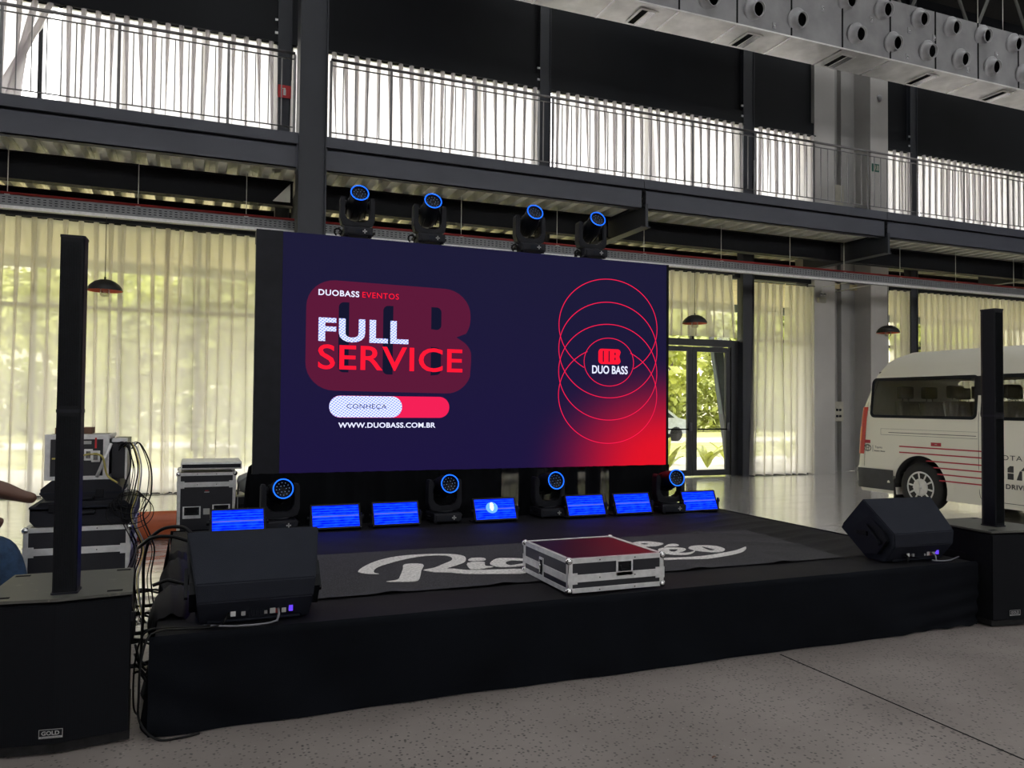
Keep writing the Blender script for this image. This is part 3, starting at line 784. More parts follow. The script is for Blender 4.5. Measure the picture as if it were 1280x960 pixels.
def ebox(x0, x1, y0, y1, z0, z1, label, open_=True):
    e = empty('electrical_box', ((x0 + x1) / 2, y1, z0), 0, label, 'electrical box')
    MB().box(x0, x1, y0, y1, z0, z1, .01).build('box_body', M['box_cream'], e)
    MB().box(x0 + .04, x1 - .03, y0 - .008, y0 - .001, z0 + .04, z1 - .04).build('box_door', M['box_cream'], e)
    if open_:
        for i in range(2):
            for j in range(2):
                MB().lathe([(.028, 0), (.028, .02), (.016, .022)], 10, Matrix.Translation(((x0 + x1) / 2 + .02 + i * .09, y0 - .008, z0 + .12 + j * .14)) @ Rn).build('socket', M['plastic2'], e)
    return e
ebox(13.22, 13.66, 13.74, 13.975, 1.15, 1.60, 'cream electrical box with dark sockets low in the recess between the piers')
ebox(13.24, 13.68, 13.74, 13.975, 6.08, 6.55, 'cream electrical box in the recess behind the mezzanine rail', False)
e = empty('conduit_pipe', (13.36, 13.78, 1.6), 0, 'thin galvanised conduit pipe rising in the recess from the low electrical box', 'pipe')
MB().tube([(13.50, 13.94, 1.6), (13.50, 13.94, 4.1)], .018, 8).build('pipe', M['galv'], e)
MB().tube([(13.50, 13.94, 4.1), (13.30, 13.0, 4.08), (13.25, 12.3, 4.07)], .014, 8).build('pipe_elbow', M['galv'], e)
e = empty('conduit_pipe', (13.42, 13.78, 6.5), 0, 'thin galvanised conduit pipe rising from the upper electrical box', 'pipe')
MB().tube([(13.56, 13.94, 6.55), (13.56, 13.94, 11.2)], .022, 8).build('pipe', M['galv'], e)
e = empty('emergency_light', (12.24, 13.3, 3.7), 0, 'small twin spot emergency light high on the left grey pier', 'light')
MB().box(12.66, 12.86, 13.42, 13.498, 3.77, 3.89, .01).build('battery_case', M['box_cream'], e)
for s in (-1, 1):
    MB().sphere((12.76 + s * .05, 13.42, 3.95), .04, 10, (1, .7, 1)).build('spot_head', M['chrome'], e)
MB().tube([(12.77, 13.46, 3.98), (12.77, 13.46, 4.12), (12.80, 12.6, 4.12), (12.82, 12.2, 4.08)], .010, 6).build('feed_conduit', M['galv'], e)
e = empty('ceiling_sensor', (14.35, 13.34, 8.6), 0, 'small round grey sounder high on the right pier under the duct', 'sensor')
MB().lathe([(.07, 0), (.07, .03), (.045, .05), (0, .05)], 16, Matrix.Translation((14.51, 13.499, 8.62)) @ Rn).build('housing', M['nozzle'], e)

# pendant lamps
def pendant(x, y, z, ztop, label):
    e = empty('pendant_lamp', (x, y, z), 0, label, 'lamp', 'dome pendant lamps')
    prof = [(.03, .155), (.07, .15), (.13, .125), (.18, .085), (.215, .04), (.225, 0)]
    m = MB().lathe(prof, 28, Matrix.Translation((x, y, z))); m.f = m.f[:-2] if False else m.f
    vs = MB()
    n_ = 28
    for pr, out in ((prof, 1),):
        pts = [(r, zz) for r, zz in pr] + [(r - .004, zz - .002) for r, zz in reversed(pr[1:])]
        for r, zz in pts:
            for k in range(n_):
                q = 2 * PI * k / n_; vs.v.append((x + r * math.cos(q), y + r * math.sin(q), z + zz))
    rows = len(prof)
    sh = MB(); sh.v = vs.v[:rows * n_]
    for i in range(rows - 1):
        for k in range(n_): sh.f.append((i * n_ + k, i * n_ + (k + 1) % n_, (i + 1) * n_ + (k + 1) % n_, (i + 1) * n_ + k)); sh.sm.append(True)
    sh.f.append(tuple(range(n_))); sh.sm.append(False)
    shade = sh.build('lamp_shade', M['lamp_black'], e)
    ins = MB(); ins.v = [(x + (px_ - x) * .975, y + (py_ - y) * .975, pz_ - .004) for px_, py_, pz_ in sh.v]; ins.f = list(sh.f); ins.sm = list(sh.sm)
    ins.build('shade_lining', M['copper'], shade)
    MB().lathe([(.025, .15), (.025, .08), (.012, .06)], 12, Matrix.Translation((x, y, z))).build('lamp_holder', M['lamp_black'], e)
    MB().lathe([(.02, .06), (.06, .02), (.062, -.05), (.045, -.075), (0, -.085)], 16, Matrix.Translation((x, y, z))).build('bulb', M['bulb'], e)
    MB().tube([(x, y, z + .155), (x, y, z + .19)], .012, 8).build('cord_grip', M['lamp_black'], e)
    MB().tube([(x, y, z + .19), (x, y, ztop)], .005, 6).build('cord', M['lamp_black'], e)
pendant(-1.19, 12.0, 2.96, 4.006, 'black dome pendant lamp with copper inside hanging at the left beside the speaker column')
pendant(8.41, 12.0, 2.97, 4.006, 'black dome pendant lamp with copper inside hanging in front of the short door curtain')
pendant(13.12, 12.0, 3.0, 4.006, 'black dome pendant lamp with copper inside hanging above the van roof')

# ================================================================== STAGE
SX0, SX1, SY0, SY1, SH = -0.17, 4.90, 3.76, 6.78, 0.43
st = empty('stage_platform', (2.4, 5.2, 0), 0, 'low wide stage platform wrapped in black cloth', 'stage')
rnd = random.Random(3)
def topf(u, v):
    x = SX0 + .02 + (SX1 - SX0 - .04) * u; y = SY0 + .02 + (SY1 - SY0 - .04) * v
    z = SH + .002 * math.sin(x * 9 + y * 4) * math.sin(y * 11)
    if x > 3.6: z += (x - 3.6) * .012 * max(0, math.sin((y * 1.0 - x * .28) * 26)) * min(1, (SX1 - x) * 3) * (1 if y > 4.3 else max(0, (y - 3.9) / .4))
    return (x, y, z - .006)
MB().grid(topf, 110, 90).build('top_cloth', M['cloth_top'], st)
def front(u, v):
    x = SX0 + (SX1 - SX0) * u
    # soft hem roll at the top, long drag folds at the right end, slight belly
    e_ = max(0, 1 - u * 9); g_ = max(0, (u - .82) / .18)
    f = .006 * math.sin(u * 60 + v * 5) * (1 - v) + .010 * math.sin(u * 17 + v * 3) * (1 - v)
    f += g_ * .016 * math.sin(v * 26 - u * 30) * (1 - v) + e_ * .020 * math.sin(v * 12 + u * 60) * (1 - v)
    y = SY0 - .012 - f * .8
    z = .005 + (SH - .006) * v
    if v > .97: y = SY0 + .004
    if v < .02: z += .02 * g_ * math.sin(u * 80) ** 2
    return (x, y, z)
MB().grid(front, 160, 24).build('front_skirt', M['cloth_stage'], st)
def right(u, v):
    y = SY0 + (SY1 - SY0) * u
    return (SX1 + .008 * math.sin(u * 50) * (1 - v), y, .005 + (SH - .006) * v)
MB().grid(right, 60, 8).build('right_skirt', M['cloth_stage'], st)
def back(u, v): return (SX0 + (SX1 - SX0) * u, SY1 + .01 * math.sin(u * 60) * (1 - v), .005 + (SH - .006) * v)
MB().grid(back, 60, 6).build('rear_skirt', M['cloth_stage'], st)
def left(u, v):
    y = SY0 + (SY1 - SY0) * u
    bul = .045 * abs(math.sin(u * PI * 3.2)) * (1 - v * .7) + .02 * math.sin(u * 40) * (1 - v)
    zt = SH - .006
    return (SX0 - bul * (1 - v), y, .005 + zt * v)
MB().grid(left, 80, 12).build('left_skirt', M['cloth_stage'], st)
MB().box(SX0 + .03, SX1 - .03, SY0 + .03, SY1 - .03, 0.0, SH - .03).build('riser_deck', M['ply'], st)

# bunched cloth draped over the left edge of the stage
e = empty('cloth_bundle', (-0.1, 4.6, SH), 0, 'bunched charcoal cloth tied along the left edge of the stage beside the wedge speaker', 'cloth')
def bundle(u, v):
    y = 4.03 + 1.55 * u
    knot = .5 + .5 * abs(math.sin(u * PI * 2.1 + .25)) ** .6
    a = PI * v
    rad = .115 * knot * (1 - .35 * u)
    return (-0.06 - rad * 1.05 * math.cos(a) - .03, y, SH - .08 + .05 * u + rad * 1.25 * math.sin(a) + .006 * math.sin(a * 9 + u * 7))
MB().grid(bundle, 50, 24).build('cloth_fold', M['cloth_top'], e)
MB().tube([(-0.20 + .012 * i, 4.66, SH + .055 - abs(i - 6) * .004 + .0 * i) for i in range(14)], .010, 6).build('tie_cord', M['cable'], e)

# carpet with the woven script logo
cp = empty('carpet', (2.3, 4.75, SH), 0, 'speckled charcoal carpet strip with white script lettering lying on the stage', 'carpet')
def cpt(u, v):
    x = .28 + (4.12 + .12 * v - .28) * u; y = 4.19 - .05 * u + (5.38 - 4.19) * v
    z = SH + .0045 + (.010 * max(0, math.sin(u * 37 + 1)) ** 6 * (1 - v) ** 8) + (.012 * max(0, math.sin(x * 9 + y * 14)) ** 3 if x > 3.72 and v > .2 else 0)
    return (x, y, z)
g = MB().grid(cpt, 130, 24); n0 = len(g.v)
g.build('carpet_sheet', M['carpet'], cp)
MB().box(.28, 4.10, 4.145, 4.19, SH - .004, SH + .003).build('carpet_edge', M['plastic'], cp) if False else None
LOGO = [
  ([(0.927, 4.772), (1.003, 4.918), (1.121, 5.061), (1.259, 5.145), (1.405, 5.161), (1.534, 5.142), (1.635, 5.091), (1.678, 5.015), (1.664, 4.921), (1.617, 4.817), (1.542, 4.743), (1.456, 4.671), (1.493, 4.646), (1.568, 4.577), (1.691, 4.546), (1.898, 4.495), (1.856, 4.383), (1.729, 4.412), (1.534, 4.477), (1.444, 4.549), (1.354, 4.593), (1.312, 4.658), (1.314, 4.679), (1.39, 4.716), (1.469, 4.8), (1.551, 4.888), (1.585, 4.972), (1.582, 5.048), (1.537, 5.089), (1.427, 5.102), (1.3, 5.047), (1.168, 4.951), (1.066, 4.852), (1.021, 4.76), (1.01, 4.689), (1.028, 4.655), (0.978, 4.672), (0.937, 4.715)], None),
  ([(1.243, 4.879), (1.35, 4.842), (1.292, 4.665), (1.221, 4.449), (1.182, 4.395), (1.119, 4.402), (1.025, 4.44), (1.094, 4.464), (1.134, 4.558), (1.196, 4.741)], None),
  ([(1.663, 4.872), (1.707, 4.93), (1.77, 4.918), (1.785, 4.878), (1.756, 4.826), (1.683, 4.832)], None),
  ([(1.631, 4.789), (1.737, 4.785), (1.72, 4.712), (1.709, 4.657), (1.748, 4.626), (1.673, 4.595), (1.607, 4.588), (1.588, 4.625)], None),
  ([(1.768, 4.742), (1.853, 4.855), (1.93, 4.852), (2.02, 4.797), (1.994, 4.733), (1.925, 4.767), (1.872, 4.729), (1.852, 4.666), (1.87, 4.628), (1.96, 4.651), (1.935, 4.592), (1.841, 4.58), (1.776, 4.603), (1.755, 4.668)], None),
  ([(2.968, 5.039), (3.076, 5.113), (3.171, 5.092), (3.225, 5.006), (3.201, 4.96), (3.11, 4.91), (3.027, 4.912), (2.978, 4.749), (2.935, 4.586), (2.895, 4.6), (2.937, 4.814), (2.971, 4.973)], [(3.056, 5.036), (3.101, 5.049), (3.112, 5.006), (3.065, 4.99)]),
  ([(3.148, 4.86), (3.247, 4.946), (3.301, 4.936), (3.293, 4.887), (3.249, 4.859), (3.194, 4.865)], None),
  ([(3.053, 4.789), (3.123, 4.835), (3.199, 4.821), (3.256, 4.781), (3.242, 4.724), (3.171, 4.668), (3.116, 4.648), (3.163, 4.62), (3.22, 4.631), (3.281, 4.67), (3.24, 4.624), (3.17, 4.571), (3.101, 4.565), (3.035, 4.61), (3.01, 4.684)], [(3.127, 4.763), (3.192, 4.761), (3.174, 4.727), (3.124, 4.684), (3.098, 4.693)]),
  ([(3.306, 4.785), (3.377, 4.832), (3.466, 4.823), (3.533, 4.77), (3.532, 4.686), (3.508, 4.632), (3.44, 4.575), (3.37, 4.572), (3.319, 4.617), (3.288, 4.668), (3.281, 4.731)], [(3.412, 4.777), (3.432, 4.775), (3.437, 4.669), (3.416, 4.635), (3.383, 4.647)]),
  ([(2.927, 4.506), (3.033, 4.488), (3.157, 4.482), (3.28, 4.495), (3.416, 4.533), (3.552, 4.577), (3.663, 4.641), (3.719, 4.672), (3.679, 4.615), (3.581, 4.527), (3.468, 4.468), (3.325, 4.423), (3.192, 4.396), (3.105, 4.408), (2.999, 4.438), (2.893, 4.454)], None),
]
for i, (pl, hole) in enumerate(LOGO):
    cu = bpy.data.curves.new('lettering', 'CURVE'); cu.dimensions = '2D'; cu.fill_mode = 'BOTH'; cu.extrude = 0.0015; cu.resolution_u = 3
    for q in ([pl] + ([hole] if hole else [])):
        # smooth closed Catmull-Rom through the points
        pts = []
        n = len(q)
        for k in range(n):
            p0, p1, p2, p3 = [Vector((*q[(k + j) % n], 0)) for j in (-1, 0, 1, 2)]
            for t in (0, .34, .67):
                pts.append(0.5 * ((2 * p1) + (-p0 + p2) * t + (2 * p0 - 5 * p1 + 4 * p2 - p3) * t * t + (-p0 + 3 * p1 - 3 * p2 + p3) * t ** 3))
        s_ = cu.splines.new('POLY'); s_.points.add(len(pts) - 1); s_.use_cyclic_u = True
        for a, b in zip(s_.points, pts): a.co = (b.x - cp.location.x, b.y - cp.location.y, 0, 1)
    t = bpy.data.objects.new('t', cu); COL.objects.link(t)
    bpy.context.view_layer.update()
    me = bpy.data.meshes.new_from_object(t.evaluated_get(bpy.context.evaluated_depsgraph_get()))
    bpy.data.objects.remove(t); bpy.data.curves.remove(cu)
    me.name = 'script_letter'
    o = meshobj('script_letter', me, M['carpet_white'], cp); o.location = (0, 0, .0065)

# ================================================================== VIDEO SCREEN
YS = 6.85
sc = empty('video_screen', (2.45, YS + .05, .85), 0, 'large flat video wall showing navy and red event graphics', 'screen')
m = MB()
for i in range(8):
    for j in range(4):
        x0 = .44 + i * .505; z0 = .855 + j * .5125
        MB().box(x0 + .001, x0 + .504, YS + .006, YS + .085, z0 + .001, z0 + .5115).build('cabinet', M['plastic'], sc)
MB().box(.44, .655, YS, YS + .006, .855, 2.905).build('unlit_strip', M['plastic2'], sc)
MB().box(4.455, 4.482, YS - .001, YS + .006, .855, 2.905).build('side_edge', M['black'], sc)
def display_mat():
    m, nt, b = new_mat('led_wall_picture'); L = nt.links
    nt.nodes.remove(b)
    tc = nt.nodes.new('ShaderNodeTexCoord')
    sp = nt.nodes.new('ShaderNodeSeparateXYZ'); L.new(tc.outputs['Generated'], sp.inputs[0])
    def mr(src, a, b_, c, d, sm=False):
        n = nt.nodes.new('ShaderNodeMapRange'); n.inputs[1].default_value = a; n.inputs[2].default_value = b_; n.inputs[3].default_value = c; n.inputs[4].default_value = d
        if sm: n.interpolation_type = 'SMOOTHSTEP'
        L.new(src, n.inputs[0]); return n.outputs[0]
    def ma(op, a, b_):
        n = nt.nodes.new('ShaderNodeMath'); n.operation = op
        for k, s in enumerate((a, b_)):
            if s is None: continue
            if isinstance(s, (int, float)): n.inputs[k].default_value = s
            else: L.new(s, n.inputs[k])
        return n.outputs[0]
    u, v = sp.outputs[0], sp.outputs[2]
    du_ = ma('DIVIDE', ma('SUBTRACT', 1.0, u), .42); dv_ = ma('DIVIDE', v, .55)
    dist = ma('SQRT', ma('ADD', ma('MULTIPLY', du_, du_), ma('MULTIPLY', dv_, dv_)), None)
    f1 = mr(dist, 0.15, 1.1, 1, 0, True)
    f1 = ma('POWER', f1, 2.1)
    r = nt.nodes.new('ShaderNodeMix'); r.data_type = 'RGBA'
    L.new(f1, r.inputs[0]); r.inputs[7].default_value = (0.60, 0.004, 0.015, 1)
    # navy ground, slightly bluer at the bottom left
    r0_ = nt.nodes.new('ShaderNodeMix'); r0_.data_type = 'RGBA'
    L.new(mr(v, 0, 1, 1, 0), r0_.inputs[0]); r0_.inputs[6].default_value = (0.0072, 0.0066, 0.028, 1); r0_.inputs[7].default_value = (0.0085, 0.0048, 0.038, 1)
    L.new(r0_.outputs[2], r.inputs[6])
    e_ = nt.nodes.new('ShaderNodeEmission'); L.new(r.outputs[2], e_.inputs[0]); e_.inputs[1].default_value = 0.87
    g_ = nt.nodes.new('ShaderNodeBsdfGlossy'); g_.inputs['Color'].default_value = (.006, .006, .006, 1); g_.inputs['Roughness'].default_value = .5
    a_ = nt.nodes.new('ShaderNodeAddShader'); L.new(e_.outputs[0], a_.inputs[0]); L.new(g_.outputs[0], a_.inputs[1])
    L.new(a_.outputs[0], nt.nodes['Material Output'].inputs[0])
    return m
dp = MB().box(.656, 4.454, YS, YS + .006, .857, 2.903).build('display', display_mat(), sc)
def led_white():
    m, nt, b = new_mat('led_white_pixels'); L = nt.links; nt.nodes.remove(b)
    tc = nt.nodes.new('ShaderNodeTexCoord')
    mp = nt.nodes.new('ShaderNodeMapping'); mp.inputs['Scale'].default_value = (190, 1, 250); mp.inputs['Rotation'].default_value = (0, .15, 0)
    L.new(tc.outputs['Object'], mp.inputs[0])
    sp = nt.nodes.new('ShaderNodeSeparateXYZ'); L.new(mp.outputs[0], sp.inputs[0])
    s1 = nt.nodes.new('ShaderNodeMath'); s1.operation = 'SINE'; L.new(sp.outputs[0], s1.inputs[0])
    s2 = nt.nodes.new('ShaderNodeMath'); s2.operation = 'SINE'; L.new(sp.outputs[2], s2.inputs[0])
    mu = nt.nodes.new('ShaderNodeMath'); mu.operation = 'MULTIPLY'; L.new(s1.outputs[0], mu.inputs[0]); L.new(s2.outputs[0], mu.inputs[1])
    cr = nt.nodes.new('ShaderNodeValToRGB'); cr.color_ramp.elements[0].position = 0.0; cr.color_ramp.elements[1].position = .55
    cr.color_ramp.elements[0].color = (.60, .64, .92, 1); cr.color_ramp.elements[1].color = (.13, .20, .68, 1)
    L.new(mu.outputs[0], cr.inputs['Fac'])
    e_ = nt.nodes.new('ShaderNodeEmission'); L.new(cr.outputs[0], e_.inputs[0]); e_.inputs[1].default_value = 1.0
    L.new(e_.outputs[0], nt.nodes['Material Output'].inputs[0]); return m
EW = emat('led_white', (.72, .74, .95)); ER = emat('led_red', (.92, .008, .03)); EM = emat('led_maroon', (.085, .008, .032)); EN = emat('led_navy_shape', (.006, .0065, .022))
EP = emat('led_pink_line', (.78, .010, .06)); ELW = led_white()
def rrect(x0, x1, z0, z1, r, n=7):
    pts = []
    for cx, cz, a0 in ((x1 - r, z0 + r, -90), (x1 - r, z1 - r, 0), (x0 + r, z1 - r, 90), (x0 + r, z0 + r, 180)):
        for i in range(n + 1):
            a = math.radians(a0 + 90 * i / n); pts.append((cx + r * math.cos(a), cz + r * math.sin(a)))
    return pts
def shape(name, pts, Y, mat):
    return MB().prism(pts, Y, Y + .0012).build(name, mat, dp)
# maroon rounded D-B emblem block: rounded on the left, B shaped on the right with a notch
def arc(cx, cz, rx, rz, a0, a1, n=8): return [(cx + rx * math.cos(math.radians(a0 + (a1 - a0) * i / n)), cz + rz * math.sin(math.radians(a0 + (a1 - a0) * i / n))) for i in range(n + 1)]
blk = arc(1.10, 1.80, .245, .24, 180, 270) + arc(2.11, 1.79, .24, .24, 270, 340) + [(2.345, 1.85)] + arc(2.11, 1.90, .235, .17, 0, 50) + [(2.20, 2.065)] + arc(2.10, 2.24, .235, .24, -35, 0) + arc(2.08, 2.27, .255, .235, 0, 90) + arc(1.10, 2.28, .245, .235, 90, 180)
shape('emblem_block', blk, YS - .002, EM)
def slot(x0, x1, z0, z1, name='emblem_gap', rl=.045, m_=None):
    shape(name, arc(x0 + rl, z0 + rl, rl, rl, 180, 270, 5) + [(x1, z0), (x1, z1)] + arc(x0 + rl, z1 - rl, rl, rl, 90, 180, 5), YS - .0035, m_ or EN)
slot(1.13, 1.22, 1.72, 2.33); slot(1.52, 1.61, 1.71, 2.32)
shape('emblem_gap', [(1.96, 2.13)] + arc(2.01, 2.17, .045, .045, 270, 360, 5) + arc(2.01, 2.285, .045, .045, 0, 90, 5) + [(1.96, 2.33)], YS - .0035, EN)
shape('emblem_gap', [(1.96, 1.71)] + arc(2.01, 1.76, .045, .045, 270, 360, 5) + arc(2.01, 1.92, .045, .045, 0, 90, 5) + [(1.96, 1.97)], YS - .0035, EN)
letters('lettering', 'DUOBASS', 1.13, 2.405, .35, .052, YS - .005, EW, dp, .02, 1.1)
letters('lettering', 'EVENTOS', 1.495, 2.405, .325, .050, YS - .005, ER, dp, .0, 1.1)
letters('lettering', 'FULL', 1.355, 2.085, .79, .205, YS - .005, ELW, dp, .032, 1.08)
letters('lettering', 'SERVICE', 1.61, 1.85, 1.30, .215, YS - .005, ER, dp, .010, 1.04)
shape('button', rrect(1.06, 2.14, 1.328, 1.518, .094), YS - .002, emat('led_button_red', (.72, .012, .075)))
shape('button', rrect(1.06, 1.70, 1.330, 1.516, .092), YS - .0035, ELW)
letters('lettering', 'CONHEÇA', 1.385, 1.422, .35, .050, YS - .005, EN, dp, .0, 1.1)
letters('lettering', 'WWW.DUOBASS.COM.BR', 1.575, 1.262, .87, .046, YS - .005, EW, dp, .022, 1.05)
def ell(cx, cz, rx, rz, y, t, gap=None, name='ring_line'):
    m = MB(); n = 90; fs = []
    vs = []
    for k in range(n):
        a = 2 * PI * k / n
        for rr in (-t / 2, t / 2): vs.append((cx + (rx + rr) * math.cos(a), y, cz + (rz + rr) * math.sin(a)))
    for k in range(n):
        j = (k + 1) % n
        px_ = cx + rx * math.cos(2 * PI * (k + .5) / n); pz_ = cz + rz * math.sin(2 * PI * (k + .5) / n)
        if gap and ((px_ - gap[0]) / gap[2]) ** 2 + ((pz_ - gap[1]) / gap[3]) ** 2 < 1: continue
        fs.append((2 * k, 2 * k + 1, 2 * j + 1, 2 * j))
    m.add(vs, fs); return m.build(name, EP, dp)
gp = (3.79, 1.885, .275, .235)
for cz in (2.235, 2.005, 1.785, 1.555): ell(3.79, cz, .552, .475, YS - .002, .0075, gp)
ell(3.79, 1.885, .278, .238, YS - .003, .007)
# small emblem and name in the middle of the rings
sb = arc(3.705, 1.90, .035, .035, 180, 270, 4) + arc(3.885, 1.90, .035, .035, 270, 350, 4) + [(3.905, 1.942)] + arc(3.885, 1.98, .035, .035, 10, 90, 4) + arc(3.705, 1.98, .035, .035, 90, 180, 4)
shape('small_emblem', sb, YS - .003, ER)
for x_ in (3.718, 3.783): shape('small_emblem_gap', [(x_, 1.885), (x_ + .012, 1.885), (x_ + .012, 1.995), (x_, 1.995)], YS - .0045, EN)
for z_ in (1.905, 1.955): shape('small_emblem_gap', [(3.85, z_), (3.862, z_), (3.862, z_ + .026), (3.85, z_ + .026)], YS - .0045, EN)
letters('lettering', 'DUO BASS', 3.80, 1.808, .40, .082, YS - .005, EW, dp, .02)

# ground support behind and below the screen
gs = empty('screen_support', (2.4, 7.0, 0), 0, 'black box truss frame carrying the video screen', 'frame')
for x in (.80, 1.8, 3.1, 4.35):
    m = MB()
    for a in (-.06, .06):
        for b in (7.02, 7.14): m.tube([(x + a, b, 0), (x + a, b, 2.8)], .018, 6)
    m.build('upright', M['steel_dark'], gs)
    MB().box(x - .18, x + .18, 6.98, 7.26, 0, .02).build('base_plate', M['steel_dark'], gs)
MB().box(.44, 4.48, 6.94, 7.0, 2.80, 2.90).build('top_beam', M['steel_dark'], gs)
MB().box(.44, 4.48, 6.90, 7.0, .80, .853).build('bottom_beam', M['steel_dark'], gs)
def drape(x0, x1, y, z0, z1, label, seed, k):
    rn = random.Random(seed); ph = rn.random() * 6
    def fn(u, v): return (x0 + (x1 - x0) * u, y + .028 * math.sin(u * k * 2 * PI + ph) * (1.1 - .3 * v) + .01 * math.sin(u * k * 5), z0 + (z1 - z0) * v)
    return tag(MB().grid(fn, int(k * 10), 4).build('black_drape', M['drape'], None), label, 'drape')
def lace(x0, x1, label, seed):
    def fn(u, v): return (x0 + (x1 - x0) * u, 6.872 + .018 * math.sin(u * (x1 - x0) * 45 + seed), .01 + .84 * v)
    return tag(MB().grid(fn, 30, 4).build('lace_drape', M['lace'], None), label, 'drape')
lace(2.60, 3.20, 'sheer black lace drape panel under the screen, left one', 1)
lace(3.22, 3.90, 'sheer black lace drape panel under the screen, right one', 2)
drape(.42, 2.66, 6.83, .01, .86, 'wide black drape under the left half of the screen behind the lights', 1, 9)
drape(2.82, 3.02, 6.84, .01, .86, 'narrow black drape strip under the screen, first right of the wide drape', 2, 1.2)
drape(3.16, 3.44, 6.83, .01, .86, 'black drape strip under the screen left of its last clear gap', 3, 1.6)
drape(3.52, 3.70, 6.84, .01, .86, 'black drape strip under the screen between two slim gaps', 5, 1.4)
drape(3.80, 4.50, 6.83, .01, .86, 'black drape under the right end of the screen', 4, 3)
e = empty('drape_pile', (.40, 6.95, 0), 0, 'tall hump of black cloth beside the lower left corner of the screen', 'drape')
def pile(u, v):
    a = 2 * PI * u; r = .11 * (1 - .55 * v ** 3) * (1 + .10 * math.sin(a * 5 + v * 4))
    if v > .97: r = 0.001
    return (.475 + r * .9 * math.cos(a), 7.0 + r * .5 * math.sin(a), .0 + .95 * v ** .9)
MB().grid(pile, 36, 20).build('cloth_hump', M['drape'], e)

# ================================================================== MOVING HEAD LIGHTS
EB = emat('blue_led_ring', (0.008, 0.10, 0.9), 2.2)
def led_dots(): return emat('cool_white_led_dot', (.35, .5, .8), .4)
ED = led_dots()
HEAD0 = {}
def moving_head(x, y, z, kind, label, rz=0.0, tilt=None):
    """kind low: looks at the hall, kind high: looks up and forward"""
    key = kind
    if key not in HEAD0:
        tl = {'low': .22, 'high': .40}[kind]
        e = empty('moving_head_light', (0, 0, 0), 0)
        b = MB(); b.box(-.125, .125, -.13, .13, .012, .085, .012); b.box(-.105, .105, -.137, -.125, .022, .072, .004)
        base = b.build('base', M['plastic2'], e, True)
        MB().box(-.03, .03, -.1395, -.1375, .030, .062).build('display', M['cab'], base, True)
        k = MB()
        for dx, dz in ((.052, 0), (.052, .013), (.052, -.013), (.065, 0), (.039, 0)): k.box(dx - .005, dx + .005, -.142, -.137, .047 + dz - .005, .047 + dz + .005)
        k.build('key_pad', M['silver_print'], base, True)
        for sx in (-1, 1):
            for sy in (-1, 1): MB().lathe([(.018, 0), (.018, .012)], 8, Matrix.Translation((sx * .10, sy * .10, 0))).build('foot', M['cable'], base, True)
        for sx in (-1, 1):
            MB().tube([(sx * .127, -.05, .05), (sx * .15, -.05, .055), (sx * .15, .05, .055), (sx * .127, .05, .05)], .007, 6).build('carry_handle', M['plastic'], base, True)
        yk = MB()
        yk.lathe([(.085, .085), (.085, .10)], 20)
        outer = [(-.152, .17), (-.135, .115), (-.10, .100), (.10, .100), (.135, .115), (.152, .17), (.150, .345), (.142, .365), (.118, .365), (.108, .35), (.108, .20), (.085, .165), (.05, .145), (-.05, .145), (-.085, .165), (-.108, .20), (-.108, .35), (-.118, .365), (-.142, .365), (-.150, .345)]
        bm = bmesh.new()
        vv = [bm.verts.new((a, -.055, c)) for a, c in outer]
        f_ = bm.faces.new(vv); r_ = bmesh.ops.extrude_face_region(bm, geom=[f_])
        bmesh.ops.translate(bm, verts=[q for q in r_['geom'] if isinstance(q, bmesh.types.BMVert)], vec=(0, .11, 0))
        bmesh.ops.bevel(bm, geom=[ed for ed in bm.edges if abs(ed.verts[0].co.y - ed.verts[1].co.y) < 1e-5], offset=.008, segments=2, affect='EDGES')
        yk.bm(bm)
        yk.build('yoke', M['plastic2'], e, True)
        h = MB()
        h.lathe([(.05, -.15), (.078, -.14), (.088, -.10), (.092, .02), (.080, .05), (.078, .14), (.082, .16), (.082, .175), (.070, .176), (.068, .16)], 26)
        for a in range(8):
            q = a * PI / 4 + .2; h.box(-.006, .006, .090, .099, -.11, .02, 0, Matrix.Rotation(q, 4, 'Z'))
        head = h.build('head', M['plastic'], e, True)
        head.location = (0, 0, .305)
        head.rotation_euler = (PI / 2 - tl, 0, 0)
        MB().lathe([(.069, .150), (0, .150)], 24).build('lens_plate', M['hole'], head, True)
        MB().tube([(.0755 * math.cos(a * PI / 18), .0755 * math.sin(a * PI / 18), .178) for a in range(36)], .0044, 6, True).build('light_ring', EB, head, True)
        dm = MB()
        for ring, cnt in ((.0, 1), (.026, 6), (.050, 12)):
            for q in range(cnt):
                a = 2 * PI * q / cnt; cx, cy = ring * math.cos(a), ring * math.sin(a)
                dm.lathe([(.0105, .152), (.0075, .158), (0, .159)], 8, Matrix.Translation((cx, cy, 0)))
        dm.build('lens_cluster', M['tint_dot'], head, True)
        dd = MB()
        for ring, cnt in ((.026, 6), (.050, 12)):
            for q in range(cnt):
                a = 2 * PI * q / cnt + .12; dd.sphere((ring * math.cos(a), ring * math.sin(a), .160), .0034, 5)
        dd.build('led_points', ED, head, True)
        for sx in (-1, 1):
            MB().lathe([(.035, 0), (.035, .012)], 14, Matrix.Translation((sx * .099 - .006, 0, .305)) @ Matrix.Rotation(PI / 2, 4, 'Y')).build('tilt_bearing', M['plastic'], e, True)
        HEAD0[key] = e; o = e
    else: o = copy_tree(HEAD0[key])
    o.location = (x, y, z); o.rotation_euler = (0, 0, rz)
    return tag(o, label, 'stage light', 'moving heads on top of the screen' if kind == 'high' else 'moving heads on the back of the stage')
M['tint_dot'] = pmat('smoked_lens', (.008, .009, .012), .2, 0, .1, 10, spec=.2)
hz = 2.905
